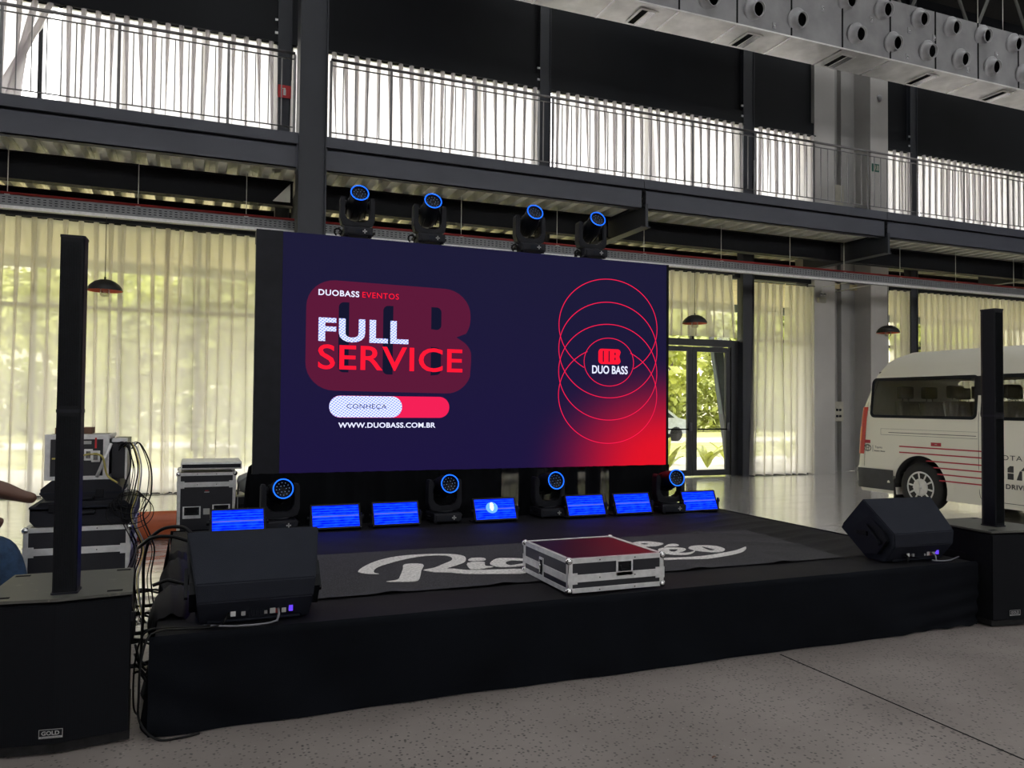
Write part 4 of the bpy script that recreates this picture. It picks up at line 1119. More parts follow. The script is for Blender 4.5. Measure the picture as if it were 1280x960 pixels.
for x, w in ((1.29, 'leftmost, next to the steel column'), (1.95, 'second from the column'), (2.95, 'third from the column'), (3.62, 'rightmost of the four')):
    moving_head(x, 6.93, hz, 'high', 'blue ringed moving head on top of the screen, ' + w, rz=-.05)
for x, w, rz, zz in ((.64, 'leftmost, behind the left wedge monitor', .05, 0), (2.02, 'between the third and fourth blue panels', .02, 0), (3.02, 'right of the panel with the white hot spot', .02, 0), (4.27, 'rightmost on the stage, before the last blue panel', -.1, 0)):
    moving_head(x, 6.60 if x < 4 else 6.52, SH + .0, 'low', 'blue ringed moving head on the stage, ' + w, rz=rz)
# clamps and rig under the upper fixtures
for x in (1.12, 1.78, 2.79, 3.46):
    e = empty('rigging_clamp', (x, 6.93, hz), 0, 'small steel rigging clamp left of the upper moving head %s' % {1.12: 'nearest the column', 1.78: 'second from the column', 2.79: 'third from the column', 3.46: 'farthest right'}[x], 'clamp')
    MB().tube([(x + .03 * math.cos(a * PI / 6), 6.9, hz + .045 + .03 * math.sin(a * PI / 6)) for a in range(12)], .009, 6, True).build('clamp_ring', M['cable'], e)
    MB().box(x - .012, x + .012, 6.88, 6.95, hz, hz + .018).build('clamp_foot', M['alu'], e)

# ================================================================== BLUE LED PANELS
def blue_mat():
    m, nt, b = new_mat('blue_led_panel'); L = nt.links; nt.nodes.remove(b)
    tc = nt.nodes.new('ShaderNodeTexCoord'); sp = nt.nodes.new('ShaderNodeSeparateXYZ'); L.new(tc.outputs['Generated'], sp.inputs[0])
    w = nt.nodes.new('ShaderNodeMath'); w.operation = 'MULTIPLY'; w.inputs[1].default_value = 2 * PI * 9; L.new(sp.outputs[2], w.inputs[0])
    s = nt.nodes.new('ShaderNodeMath'); s.operation = 'SINE'; L.new(w.outputs[0], s.inputs[0])
    no = nt.nodes.new('ShaderNodeTexNoise'); no.inputs['Scale'].default_value = 7; L.new(tc.outputs['Generated'], no.inputs['Vector'])
    ad = nt.nodes.new('ShaderNodeMath'); ad.operation = 'MULTIPLY_ADD'; ad.inputs[1].default_value = .22; L.new(s.outputs[0], ad.inputs[0]); L.new(no.outputs['Fac'], ad.inputs[2])
    cr = nt.nodes.new('ShaderNodeValToRGB'); cr.color_ramp.elements[0].position = .2; cr.color_ramp.elements[1].position = .85
    cr.color_ramp.elements[0].color = (0.0, 0.0, .05, 1); cr.color_ramp.elements[1].color = (.0003, .004, .09, 1)
    L.new(ad.outputs[0], cr.inputs['Fac'])
    e_ = nt.nodes.new('ShaderNodeEmission'); L.new(cr.outputs[0], e_.inputs[0]); e_.inputs[1].default_value = 20.0
    L.new(e_.outputs[0], nt.nodes['Material Output'].inputs[0]); return m
BM_ = blue_mat(); EST = emat('dim_strobe_strip', (.10, .12, .42), 1.0); EHOT = emat('white_hot_spot', (.9, .95, 1), 3.0); EGL = emat('pale_blue_strobe_glow', (.12, .35, 1.0), 1.2)
PW, PH = .40, .205
pan0 = None
def blue_panel(x, y, rz, label, z=SH):
    global pan0
    if pan0 is None:
        e = empty('led_wash_panel', (0, 0, 0))
        Rt = Matrix.Translation((0, 0, .012)) @ Matrix.Rotation(-.42, 4, 'X')
        f = MB(); f.box(-PW / 2, PW / 2, .0, .045, 0, PH, 0, Rt)
        f.box(-PW / 2, PW / 2, -.008, 0, 0, .013, 0, Rt); f.box(-PW / 2, PW / 2, -.008, 0, PH - .013, PH, 0, Rt); f.box(-PW / 2, -PW / 2 + .013, -.008, 0, .013, PH - .013, 0, Rt); f.box(PW / 2 - .013, PW / 2, -.008, 0, .013, PH - .013, 0, Rt)
        hs = f.build('housing', M['plastic2'], e, True)
        l = MB(); l.box(-PW / 2 + .013, PW / 2 - .013, -.004, -.0005, .013, PH - .013, 0, Rt); l.build('led_face', BM_, e, True)
        MB().box(-PW / 2 + .016, PW / 2 - .016, -.0055, -.0042, PH * .49, PH * .53, 0, Rt).build('strobe_strip', EST, e, True)
        for s in (-1, 1):
            m = MB(); m.box(s * (PW / 2 + .006) - .004, s * (PW / 2 + .006) + .004, .01, .035, .03, .13); m.build('bracket', M['plastic2'], e, True)
            MB().lathe([(.016, 0), (.016, .018)], 10, Matrix.Translation((s * (PW / 2 + .006) - .003 + (0.004 if s > 0 else -.018), .03, .10)) @ Matrix.Rotation(PI / 2, 4, 'Y')).build('tilt_knob', M['plastic'], e, True)
        m = MB(); m.box(-PW / 2 - .012, PW / 2 + .012, .03, .12, 0, .01); m.build('floor_stand', M['plastic2'], e, True)
        pan0 = e; o = e
    else: o = copy_tree(pan0)
    o.location = (x, y, z); o.rotation_euler = (0, 0, rz)
    return tag(o, label, 'stage light', 'blue LED wash panels along the back of the stage')
PL = [(.315, 6.36, 'leftmost, partly behind the wedge speaker'), (1.065, 6.40, 'second from the left'), (1.565, 6.42, 'third from the left'), (2.45, 6.42, 'in the middle with the white hot spot'), (3.335, 6.41, 'fifth from the left'), (3.83, 6.41, 'sixth from the left'), (4.56, 6.38, 'rightmost at the stage corner')]
pans = [blue_panel(x, y, 0.02, 'lit blue LED panel on the stage, ' + w) for x, y, w in PL]
hot = pans[3]
Rt = Matrix.Translation((0, 0, .012)) @ Matrix.Rotation(-.42, 4, 'X')
MB().prism([(0.0 + .016 * math.cos(a * PI / 10) - .03, .125 + .036 * math.sin(a * PI / 10)) for a in range(20)], -.0085, -.007, 'y', Rt).build('hot_spot', EHOT, hot, True)
MB().prism([(0.0 + .055 * math.cos(a * PI / 12) - .03, .115 + .05 * math.sin(a * PI / 12)) for a in range(24)], -.0068, -.0058, 'y', Rt).build('hot_spot_glow', EGL, hot, True)

# ================================================================== SPEAKERS
def wedge(x, y, rz, label):
    e = empty('wedge_monitor', (x, y, SH), rz, label, 'speaker', 'wedge monitors on the front of the stage')
    P = [(0, 0), (.15, 0), (.345, .185), (.135, .405), (-.09, .20), (-.09, .115)]
    W = [.245, .26, .30, .305, .265, .255]
    def body(P, W, name, mat, inset=0):
        bm = bmesh.new()
        a = [bm.verts.new((-w, p[0], p[1])) for p, w in zip(P, W)]; b = [bm.verts.new((w, p[0], p[1])) for p, w in zip(P, W)]
        bm.faces.new(a); bm.faces.new(b[::-1])
        for i in range(6):
            j = (i + 1) % 6; bm.faces.new((a[i], b[i], b[j], a[j]))
        bmesh.ops.bevel(bm, geom=bm.edges[:], offset=.006, segments=2, affect='EDGES')
        return MB().bm(bm).build(name, mat, e, True)
    body(P, W, 'cabinet', M['cab'])
    # side cheeks with moulded ridges
    for s in (-1, 1):
        m = MB()
        q = [(.03, .05), (.14, .04), (.29, .185), (.14, .335), (-.03, .20), (-.05, .15)]
        m.prism(q, s * .262 - .028, s * .262 + .028, 'x')
        m.prism([(-.01, .13), (.10, .24), (.115, .225), (.005, .115)], s * .30 - .012, s * .30 + .004, 'x')
        ck = m.build('end_cheek', M['plastic'], e, True)
        m = MB(); m.box(s * .295 - .004, s * .295 + .004, .11, .20, .16, .19, .003); m.build('handle_grip', M['hole'], ck, True)
    # grille on the far side
    m = MB(); n = Vector((0, .22, .21)).normalized()
    m.add([(-.28, .335 + n.y * .012, .20 + n.z * .012), (.28, .335 + n.y * .012, .20 + n.z * .012), (.28, .150 + n.y * .012, .392 + n.z * .012), (-.28, .150 + n.y * .012, .392 + n.z * .012), (-.28, .335, .20), (.28, .335, .20), (.28, .150, .392), (-.28, .150, .392)], [(0, 1, 2, 3), (4, 5, 6, 7), (0, 1, 5, 4), (1, 2, 6, 5), (2, 3, 7, 6), (3, 0, 4, 7)])
    m.build('grille', M['grille'], e, True)
    # connector panel tucked under the lower edge
    m = MB(); m.add([(-.235, -.050, .078), (.235, -.050, .078), (.235, -.006, .012), (-.235, -.006, .012), (-.235, -.04, .085), (.235, -.04, .085), (.235, .004, .018), (-.235, .004, .018)], [(0, 1, 2, 3), (4, 5, 6, 7), (0, 1, 5, 4), (1, 2, 6, 5), (2, 3, 7, 6), (3, 0, 4, 7)])
    pn = m.build('connector_panel', M['plastic'], e, True)
    for a, c, sz in ((-.10, 'white', .011), (-.055, 'silver_print', .009), (.075, 'silver_print', .012), (.045, 'silver_print', .007), (.125, 'silver_print', .010)):
        MB().box(a - sz, a + sz, -.050, -.03, .036, .036 + sz * 2).build('socket', M[c], pn, True)
    MB().box(.085, .105, -.046, -.03, .035, .055).build('red_socket', M['red'], pn, True)
    m = MB()
    for i in range(12): m.box(-.03 + i * .008, -.026 + i * .008, -.050, -.03, .025, .062)
    m.build('heat_sink', M['cab'], pn, True)
    MB().box(.148, .166, -.053, -.04, .040, .068).build('level_display', EVIO, pn, True)
    m = MB(); m.tube([(-.21, -.028, .012), (.20, -.028, .012)], .007, 6); m.build('bumper_bar', M['cab'], e, True)
    m = MB(); m.tube([(-.12, -.046, .05), (-.13, -.075, .04), (-.145, -.085, .012)], .007, 6); m.build('plug', M['cable'], e, True)
    m = MB(); m.tube([(.10, -.044, .055), (.10, -.085, .04), (.09, -.10, .01)], .0055, 6); m.build('plug', M['grey_cable'], e, True)
    return e
EVIO = emat('violet_display', (.12, .05, .75), 1.0)
wL = wedge(.275, 3.895, .0, 'charcoal wedge monitor standing at the left front corner of the stage')
wR = wedge(4.51, 3.92, -.03, 'charcoal wedge monitor standing at the right front corner of the stage, near the van')

def sub(x, y, label, collabel, badge_x):
    H = .635
    e = empty('subwoofer', (x, y, 0), 0, label, 'speaker', 'subwoofers on the floor at both ends of the stage')
    plan = [(-.25, .285), (-.28, -.25), (0, -.29), (.28, -.25), (.25, .285)]
    m = MB(); m.prism([(a * .985, b * .985) for a, b in plan], .018, H - .023, 'z'); m.build('cabinet', M['black'], e, True)
    m = MB(); m.prism([(a * 1.004, b * 1.004) for a, b in plan], .010, .045, 'z'); m.build('base_plinth', M['scuff_low'], e, True)
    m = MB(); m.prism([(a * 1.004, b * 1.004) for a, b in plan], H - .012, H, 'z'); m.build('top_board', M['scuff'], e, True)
    for s in (-1, 1):
        x1, y1, x2, y2 = (s * .274, -.2575, 0.0, -.2965)
        g = MB(); pts = [(x1, y1), (x2, y2), (x2, y2 + .012), (x1, y1 + .012)]
        g.prism(pts, .048, H - .026, 'z'); g.build('grille', M['grille'], e, True)
    # badge plate
    def on(u, z, off):                     # point on the left grille plane
        a = Vector((-.272, -.262)); b = Vector((-.003, -.296)); p = a.lerp(b, u) if badge_x < 0 else Vector((.003, -.296)).lerp(Vector((.272, -.262)), u)
        d_ = (b - a).normalized() if badge_x < 0 else Vector((.269, .034)).normalized(); nrm = Vector((d_.y, -d_.x))
        return (p.x + nrm.x * off, p.y + nrm.y * off, z)
    uc = .99 if badge_x < 0 else .62
    badge_x = -1
    c = on(uc, .0, .003); dirv = (Vector((.269, -.034)) if badge_x < 0 else Vector((.269, .034))).normalized(); nv = Vector((dirv.y, -dirv.x))
    Mb = Matrix(((dirv.x, 0, nv.x, c[0]), (dirv.y, 0, nv.y, c[1]), (0, 1, 0, .092), (0, 0, 0, 1)))
    def flat(vs, fs, off, name, mat, par):
        o_ = MB().add([(a, b, off) for a, b, _ in vs], fs, False, Mb).build(name, mat, par, True); return o_
    bw, bh = .088, .036
    bp = MB().box(-bw / 2, bw / 2, -bh / 2, bh / 2, -.002, .001, 0, Mb).build('badge', M['plastic'], e, True)
    t_ = .0018
    m = MB(); m.box(-bw / 2, bw / 2, bh / 2 - t_, bh / 2, .001, .002, 0, Mb); m.box(-bw / 2, bw / 2, -bh / 2, -bh / 2 + t_, .001, .002, 0, Mb); m.box(-bw / 2, -bw / 2 + t_, -bh / 2, bh / 2, .001, .002, 0, Mb); m.box(bw / 2 - t_, bw / 2, -bh / 2, bh / 2, .001, .002, 0, Mb)
    m.box(-bw / 2, bw / 2, -bh / 2, -bh / 2 + .008, .001, .0018, 0, Mb)
    m.build('badge_border', M['silver_print'], bp, True)
    vs, fs = text_mesh('GOLD', .066, .017, .03); vs = [(a - .001, b + .003, 0) for a, b, _ in vs]; flat(vs, fs, .0025, 'badge_lettering', M['silver_print'], bp)
    vs, fs = text_mesh('Professional Audio', .07, .005, .0); vs = [(a, b - .0138, 0) for a, b, _ in vs]; flat(vs, fs, .0022, 'badge_lettering', M['plastic'], bp)
    for s in (-1, 1):
        MB().box(s * .262 - .012, s * .262 + .012, -.05, .12, .36, .46, .006).build('side_handle', M['hole'], e, True)
    m = MB()
    for a, b in ((-.21, .24), (.21, .24), (-.21, -.21), (.21, -.21)): m.box(a - .03, a + .03, b - .012, b + .012, H - .004, H + .0015)
    m.build('top_recess', M['hole'], e, True)
    # column speaker
    cx, cy = (x + .018, y - .15) if x < 0 else (x - .01, y - .06)
    c_ = empty('column_speaker', (cx, cy, H), 0, collabel, 'speaker', 'tall column speakers on the subwoofers')
    prof = [(-.046, -.055), (-.040, -.060), (.040, -.060), (.046, -.055), (.049, .03), (.040, .050), (-.040, .050), (-.049, .03)]
    for z0, z1, nm in ((.006, .770, 'lower_section'), (.775, 1.515, 'upper_section')):
        sec = MB().prism(prof, z0, z1, 'z').build(nm, M['plastic'], c_, True)
        gm = MB()
        for i in range(11): gm.box(-.036 + i * .0065, -.0335 + i * .0065, -.0625, -.060, z0 + .02, z1 - .02)
        gm.build('grille_slats', M['black'], sec, True)
    MB().prism([(a * 1.04, b * 1.04) for a, b in prof], .765, .779, 'z').build('joint_collar', M['plastic2'], c_, True)
    MB().prism([(a * 1.1, b * 1.1) for a, b in prof], 0, .008, 'z').build('foot_flange', M['plastic2'], c_, True)
    MB().prism([(a * 1.04, b * 1.04) for a, b in prof], 1.513, 1.523, 'z').build('end_cap', M['plastic2'], c_, True)
def lit_scuff():
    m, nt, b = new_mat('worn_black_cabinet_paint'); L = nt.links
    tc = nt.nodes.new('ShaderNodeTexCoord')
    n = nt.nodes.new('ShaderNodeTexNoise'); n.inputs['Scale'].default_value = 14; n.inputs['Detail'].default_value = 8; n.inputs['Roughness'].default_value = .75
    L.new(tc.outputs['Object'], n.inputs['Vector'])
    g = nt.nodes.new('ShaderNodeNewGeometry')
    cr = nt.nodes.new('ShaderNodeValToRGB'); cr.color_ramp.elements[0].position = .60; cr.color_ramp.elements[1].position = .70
    cr.color_ramp.elements[0].color = (.085, .085, .075, 1); cr.color_ramp.elements[1].color = (.20, .185, .155, 1)  # grey base puts overhead light into the colour; paler patches are wear
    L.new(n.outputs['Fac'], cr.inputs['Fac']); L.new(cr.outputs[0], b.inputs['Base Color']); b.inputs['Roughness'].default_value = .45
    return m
M['scuff'] = lit_scuff()
sub(-.52, 4.00, 'black subwoofer with GOLD badge on the floor at the left of the stage', 'slim black column speaker standing on the left subwoofer', -1)
sub(5.215, 3.93, 'black subwoofer on the floor at the right end of the stage beside the van', 'slim black column speaker standing on the right subwoofer in front of the van', 1)

# ================================================================== FLIGHT CASES
def flight_case(name, loc, rz, W, D, H, lidz, label, topmat, latch_front=True, handles=0, group=None):
    e = empty(name, loc, rz, label, 'flight case', group)
    t = .026; b = .004
    MB().box(-W / 2 + b, W / 2 - b, -D / 2 + b, D / 2 - b, b, H - b).build('body', M['ply'], e, True)
    MB().box(-W / 2 + t, W / 2 - t, -D / 2 + t, D / 2 - t, H - b, H - b + .002).build('lid_panel', topmat, e, True)
    def edge(*a): MB().box(*a, .002).build('edge_profile', M['alu'], e, True)
    for z0, z1 in ((0, t), (H - t, H)):
        edge(-W / 2, W / 2, -D / 2, -D / 2 + b + .001, z0, z1); edge(-W / 2, W / 2, D / 2 - b - .001, D / 2, z0, z1)
        edge(-W / 2, -W / 2 + b + .001, -D / 2, D / 2, z0, z1); edge(W / 2 - b - .001, W / 2, -D / 2, D / 2, z0, z1)
    edge(-W / 2, W / 2, -D / 2, -D / 2 + t, H - b, H); edge(-W / 2, W / 2, D / 2 - t, D / 2, H - b, H)
    edge(-W / 2, -W / 2 + t, -D / 2, D / 2, H - b, H); edge(W / 2 - t, W / 2, -D / 2, D / 2, H - b, H)
    for sx in (-1, 1):
        for sy in (-1, 1):
            cx, cy = sx * W / 2, sy * D / 2
            m = MB(); m.box(min(cx, cx - sx * t), max(cx, cx - sx * t), min(cy, cy - sy * b), max(cy, cy - sy * b), t, H - t); m.box(min(cx, cx - sx * b), max(cx, cx - sx * b), min(cy, cy - sy * t), max(cy, cy - sy * t), t, H - t)
            m.build('corner_profile', M['alu'], e, True)
            for z in (0.012, H - .012): MB().sphere((cx - sx * .008, cy - sy * .008, z), .021, 12).build('ball_corner', M['chrome'], e, True)
            m = MB(); m.box(cx - sx * .055 if sx > 0 else cx - .003, cx + .003 if sx > 0 else cx + .055, cy - .003 if sy < 0 else cy, cy if sy < 0 else cy + .003, lidz - .03, lidz + .03)
            m.build('corner_brace', M['alu'], e, True)
    lt = .040
    for s in (-1, 1):
        edge(-W / 2 + t, W / 2 - t, s * D / 2 - .004, s * D / 2 + .004, lidz - lt / 2, lidz + lt / 2)
        edge(s * W / 2 - .004, s * W / 2 + .004, -D / 2 + t, D / 2 - t, lidz - lt / 2, lidz + lt / 2)
    riv = MB()
    for z in (.012, H - .012, lidz):
        for k in range(5):
            x_ = -W / 2 + .08 + (W - .16) * k / 4
            if k % 2 == 1: riv.box(x_ - .003, x_ + .003, -D / 2 - .0055, -D / 2 - .003, z - .003, z + .003)
    riv.build('rivets', M['hole'], e, True)
    return e
def butterfly(e, x, y, z, axis, side=1):
    """recessed butterfly latch on the -Y (axis y) or -X (axis x) face"""
    rot = Matrix.Identity(4) if axis == 'y' else Matrix.Rotation(-PI / 2, 4, 'Z')
    T = Matrix.Translation((x, y, z)) @ rot
    m = MB(); m.box(-.028, .028, -.004, .002, -.055, .055, .002, T)
    l = m.build('butterfly_latch', M['alu'], e, True)
    m = MB(); m.box(-.019, .019, -.006, -.0045, -.042, .042, 0, T); m.build('latch_recess', M['hole'], l, True)
    m = MB(); m.tube([(0, -.010, .022), (.012, -.010, .012), (0, -.010, 0), (-.012, -.010, .012)], .0035, 6, True, T); m.box(-.004, .004, -.012, -.006, -.03, .03, 0, T); m.build('latch_wing', M['chrome'], l, True)
def rec_handle(e, x, y, z, w=.13, h=.10):
    m = MB(); m.box(x - w / 2, x + w / 2, y - .004, y + .002, z - h / 2, z + h / 2, .002); l = m.build('recessed_handle', M['alu'], e, True)
    MB().box(x - w / 2 + .012, x + w / 2 - .012, y - .0065, y - .0045, z - h / 2 + .028, z + h / 2 - .006).build('handle_recess', M['hole'], l, True)
    MB().tube([(x - w / 2 + .022, y - .012, z + h * .22), (x - w / 2 + .022, y - .014, z - h * .10), (x + w / 2 - .022, y - .014, z - h * .10), (x + w / 2 - .022, y - .012, z + h * .22)], .006, 6).build('handle_bar', M['plastic'], l, True)

c1 = flight_case('flight_case', (2.17, 4.125, SH + .008), .0, .60, .62, .185, .078, 'flat silver edged flight case with dark red lid on the front of the stage', M['ply_top'])
rec_handle(c1, .045, -.31, .118, .105, .085); butterfly(c1, -.30, .04, .078, 'x')

c2 = flight_case('flight_case', (-.64, 5.62, 0), .0, .565, .60, .70, .56, 'large flight case with silver edges under two black hard cases, behind the left subwoofer', M['ply'])
c3 = flight_case('flight_case', (.095, 7.35, 0), .0, .46, .55, .86, .76, 'tall black rack flight case standing behind the stage, left of the first blue panel', M['ply'])
rec_handle(c3, -.115, -.275, .53, .14, .10); rec_handle(c3, .115, -.275, .54, .14, .10)
m = MB(); m.box(-.025, .025, -.28, -.277, .51, .56); m.build('label_plate', M['silver_print'], c3, True)
m = MB(); m.box(-.014, .014, -.28, -.277, .705, .712); m.build('red_badge', M['red'], c3, True)
m = MB(); m.box(-.02, .02, -.28, -.277, .693, .700); m.build('badge', M['silver_print'], c3, True)
e = empty('case_lid', (.13, 7.35, .872), 0, 'flat silver edged case lid lying on top of the tall rack case', 'case lid')
MB().box(-.11, .37, 7.07, 7.60, .886, .945, .006).build('lid_body', M['alu'], e)
MB().box(-.10, .36, 7.064, 7.069, .900, .930).build('lid_groove', M['plastic2'], e)
e = empty('rack_unit', (.42, 7.55, 0), 0, 'open equipment rack with a white fixture on it, between the rack case and the screen', 'rack')
MB().box(.34, .60, 7.30, 7.75, .06, .62, .008).build('rack_body', M['ply'], e)
for i in range(4): MB().box(.35, .59, 7.288, 7.299, .12 + i * .12, .20 + i * .12, .003).build('rack_panel', M['plastic2'], e)
m = MB(); m.box(.345, .355, 7.28, 7.298, .08, .62); m.build('rack_rail', M['alu'], e)
for x_ in (.37, .57):
    for y_ in (7.34, 7.70): MB().lathe([(.03, 0), (.03, .06)], 10, Matrix.Translation((x_, y_, 0))).build('caster', M['cable'], e)
e = empty('par_lamp', (.45, 7.5, .62), 0, 'white and silver stage lamp resting on the open equipment rack', 'stage light')
MB().lathe([(.05, 0), (.085, .03), (.09, .15), (.07, .19), (0, .19)], 18, Matrix.Translation((.45, 7.5, .73)) @ Matrix.Rotation(1.2, 4, 'Y') @ Matrix.Translation((0, 0, -.09))).build('lamp_can', M['white'], e)
MB().tube([(.36, 7.42, .628), (.36, 7.42, .74), (.45, 7.42, .80), (.54, 7.42, .74), (.54, 7.42, .628)], .010, 6).build('lamp_yoke', M['alu'], e)

# two black plastic hard cases on the large flight case
def hard_case(x0, x1, y0, y1, z0, z1, label, seam):
    e = empty('hard_case', ((x0 + x1) / 2, (y0 + y1) / 2, z0), 0, label, 'case', 'black plastic hard cases stacked on the flight case')
    h = z1 - z0; s_ = z0 + h * seam
    def shell(za, zb, top):
        c = .055
        if top: poly = [(x0, za), (x1, za), (x1 - .0, zb - c * .9), (x1 - c, zb), (x0 + c, zb), (x0, zb - c * .9)]
        else: poly = [(x0 + c * .5, za), (x1 - c * .5, za), (x1, za + c * .6), (x1, zb), (x0, zb), (x0, za + c * .6)]
        return MB().prism(poly, y0, y1, 'y')
    shell(z0, s_ - .004, False).build('lower_shell', M['plastic2'], e); shell(s_ + .004, z1, True).build('upper_shell', M['plastic2'], e)
    MB().box(x0 - .004, x1 + .004, y0 - .006, y1 + .006, s_ - .006, s_ + .006).build('seam_rim', M['cab'], e)
    for x_ in (x0 + .12, x1 - .12): MB().box(x_ - .022, x_ + .022, y0 - .014, y0 - .002, s_ - .03, s_ + .022, .004).build('latch', M['plastic'], e)
    MB().tube([((x0 + x1) / 2 - .06, y0, s_ - .03), ((x0 + x1) / 2 - .06, y0 - .03, s_ - .035), ((x0 + x1) / 2 + .06, y0 - .03, s_ - .035), ((x0 + x1) / 2 + .06, y0, s_ - .03)], .010, 6).build('handle', M['plastic'], e)
    return e
hard_case(-.90, -.34, 5.36, 5.86, .703, .845, 'wide black plastic hard case lying on the large flight case, lower of the two', .78)
hard_case(-.86, -.42, 5.44, 5.86, .848, .965, 'smaller black plastic hard case on top of the wide one, under the small rack', .35)
e = empty('equipment_rack', (-.62, 5.65, .965), .0, 'small black flight rack with silver latches topping the stack of cases at the left', 'flight case')
MB().box(-.84, -.50, 5.46, 5.84, .967, 1.24, .003).build('rack_body', M['ply'], e)
for a in ((-.845, -.495, 5.452, 5.465, 1.215, 1.245), (-.53, -.497, 5.452, 5.464, .985, 1.22), (-.845, -.815, 5.452, 5.464, .985, 1.22), (-.845, -.495, 5.452, 5.465, .967, .99), (-.503, -.490, 5.452, 5.85, 1.22, 1.245), (-.503, -.490, 5.452, 5.85, .967, .99)):
    MB().box(*a, .002).build('edge_profile', M['alu'], e)
for x_, z_ in ((-.72, 1.15), (-.72, 1.05), (-.61, 1.12), (-.57, 1.11)):
    m = MB(); m.box(x_ - .024, x_ + .024, 5.449, 5.458, z_ - .035, z_ + .035, .004); l = m.build('butterfly_latch', M['alu'], e)
    MB().box(x_ - .012, x_ + .012, 5.445, 5.448, z_ - .022, z_ + .022).build('latch_recess', M['chrome'], l)
m = MB(); m.box(-.655, -.595, 5.452, 5.457, 1.185, 1.205); m.build('label_plate', M['silver_print'], e)
m = MB(); m.box(-.575, -.565, 5.446, 5.451, 1.16, 1.225); m.build('red_tag', M['sign_red'], e)
m = MB(); m.tube([(-.56, 5.44, .985), (-.53, 5.42, 1.06), (-.485, 5.44, 1.19)], .010, 6); m.build('support_arm', M['alu'], e)
e = empty('open_lid', (-.46, 5.7, .965), 0, 'silver edged open lid and side box standing right of the small rack', 'case lid')
MB().box(-.485, -.40, 5.50, 5.86, .967, 1.215, .003).build('lid_body', M['ply'], e)
for a in ((-.487, -.398, 5.492, 5.502, 1.195, 1.22), (-.410, -.398, 5.492, 5.502, .967, 1.2)): MB().box(*a, .002).build('edge_profile', M['alu'], e)
e = empty('side_rack', (-.49, 6.1, .0), 0, 'grey edged dark amplifier rack standing behind the large flight case', 'flight case')
MB().box(-.55, -.435, 5.98, 6.35, .0, 1.16, .004).build('rack_body', M['ply'], e)
for a in ((-.555, -.43, 5.972, 5.982, 1.14, 1.165), (-.445, -.430, 5.972, 5.982, 0, 1.15), (-.555, -.54, 5.972, 5.982, 0, 1.15)): MB().box(*a, .002).build('edge_profile', M['alu'], e)
e = empty('cardboard_box', (-.72, 5.62, 1.245), 0, 'small brown cardboard box on top of the small rack', 'box')
MB().box(-.80, -.60, 5.50, 5.68, 1.247, 1.285, .002).build('carton', M['card'], e)
MB().box(-.71, -.70, 5.498, 5.682, 1.2855, 1.2865).build('tape', M['box_cream'], e)

# orange roll on the floor by the curtains
e = empty('orange_roll', (-.25, 9.05, 0), 0, 'rolled orange vinyl mat lying on the floor in front of the left curtains', 'mat')
m = MB(); m.lathe([(.0, -.45), (.145, -.45), (.15, -.43), (.15, .43), (.145, .45), (0, .45)], 28, Matrix.Translation((-.25, 9.05, .151)) @ Matrix.Rotation(PI / 2, 4, 'Y')); m.build('rolled_sheet', M['orange'], e)
m = MB(); m.grid(lambda u, v: (-.70 + .9 * u, 9.05 - .155 * math.sin(.2 + v * .9), .151 + .153 * math.cos(.2 + v * .9) + .003), 4, 10); m.build('loose_edge', M['orange'], e)

# ================================================================== CABLES
def cable(name, pts, r, mat, label, cat='cable', group=None, n=10):
    P = [Vector(p) for p in pts]; out = []
    for i in range(len(P) - 1):
        p0, p1, p2, p3 = P[max(0, i - 1)], P[i], P[i + 1], P[min(len(P) - 1, i + 2)]
        for k in range(n):
            t = k / n; out.append(0.5 * ((2 * p1) + (-p0 + p2) * t + (2 * p0 - 5 * p1 + 4 * p2 - p3) * t * t + (-p0 + 3 * p1 - 3 * p2 + p3) * t ** 3))
    out.append(P[-1])
    return tag(MB().tube(out, r, 6).build(name, M[mat]), label, cat, group)
rc = random.Random(11)
for i in range(9):
    x0 = -.40 + rc.uniform(-.06, .03); dx = rc.uniform(-.05, .05); y0 = 5.33 + rc.uniform(-.02, .03)
    z1 = rc.uniform(.70, .95)
    pts = [(x0, 5.46, 1.17 + rc.uniform(-.03, .02)), (x0 + .05, 5.38, 1.19), (x0 + .09 + dx * .5, y0, 1.05), (x0 + .07 + dx, y0, .90 + rc.uniform(-.04, .04)), (x0 + .05 + dx * .6, y0 - .02, .75), (x0 + .12 + dx * .5, y0, .55), (x0 + .08 + dx, y0, .36), (x0 + .11 + dx, y0 + .1, .10), (x0 + .14 + dx, y0 + .3, .012)]
    cable('cable', pts, .003 if i % 3 else .0045, 'grey_cable' if i in (3, 9) else ('yellow_cable' if i == 5 else 'cable'), 'thin tangled cable hanging from the small rack down the right side of the cases', 'cable', 'cables hanging behind the left subwoofer')
for i in range(5):
    a0 = rc.uniform(0, 6); r_ = .07 + .015 * i
    pts = [(-.36 + r_ * math.cos(a0 + k * .5), 5.28, .86 - .02 * i + r_ * .8 * math.sin(a0 + k * .5)) for k in range(12)]
    cable('cable_loop', pts, .0028, 'cable', 'loose loop of thin cable dangling beside the hard cases', 'cable', 'cable loops beside the hard cases')
cable('yellow_cable', [(-.80, 5.42, 1.10), (-.70, 5.42, 1.105), (-.60, 5.42, 1.125), (-.53, 5.41, 1.11), (-.50, 5.40, 1.0), (-.44, 5.38, .95)], .006, 'yellow_cable', 'yellowish cable crossing the front of the small rack')
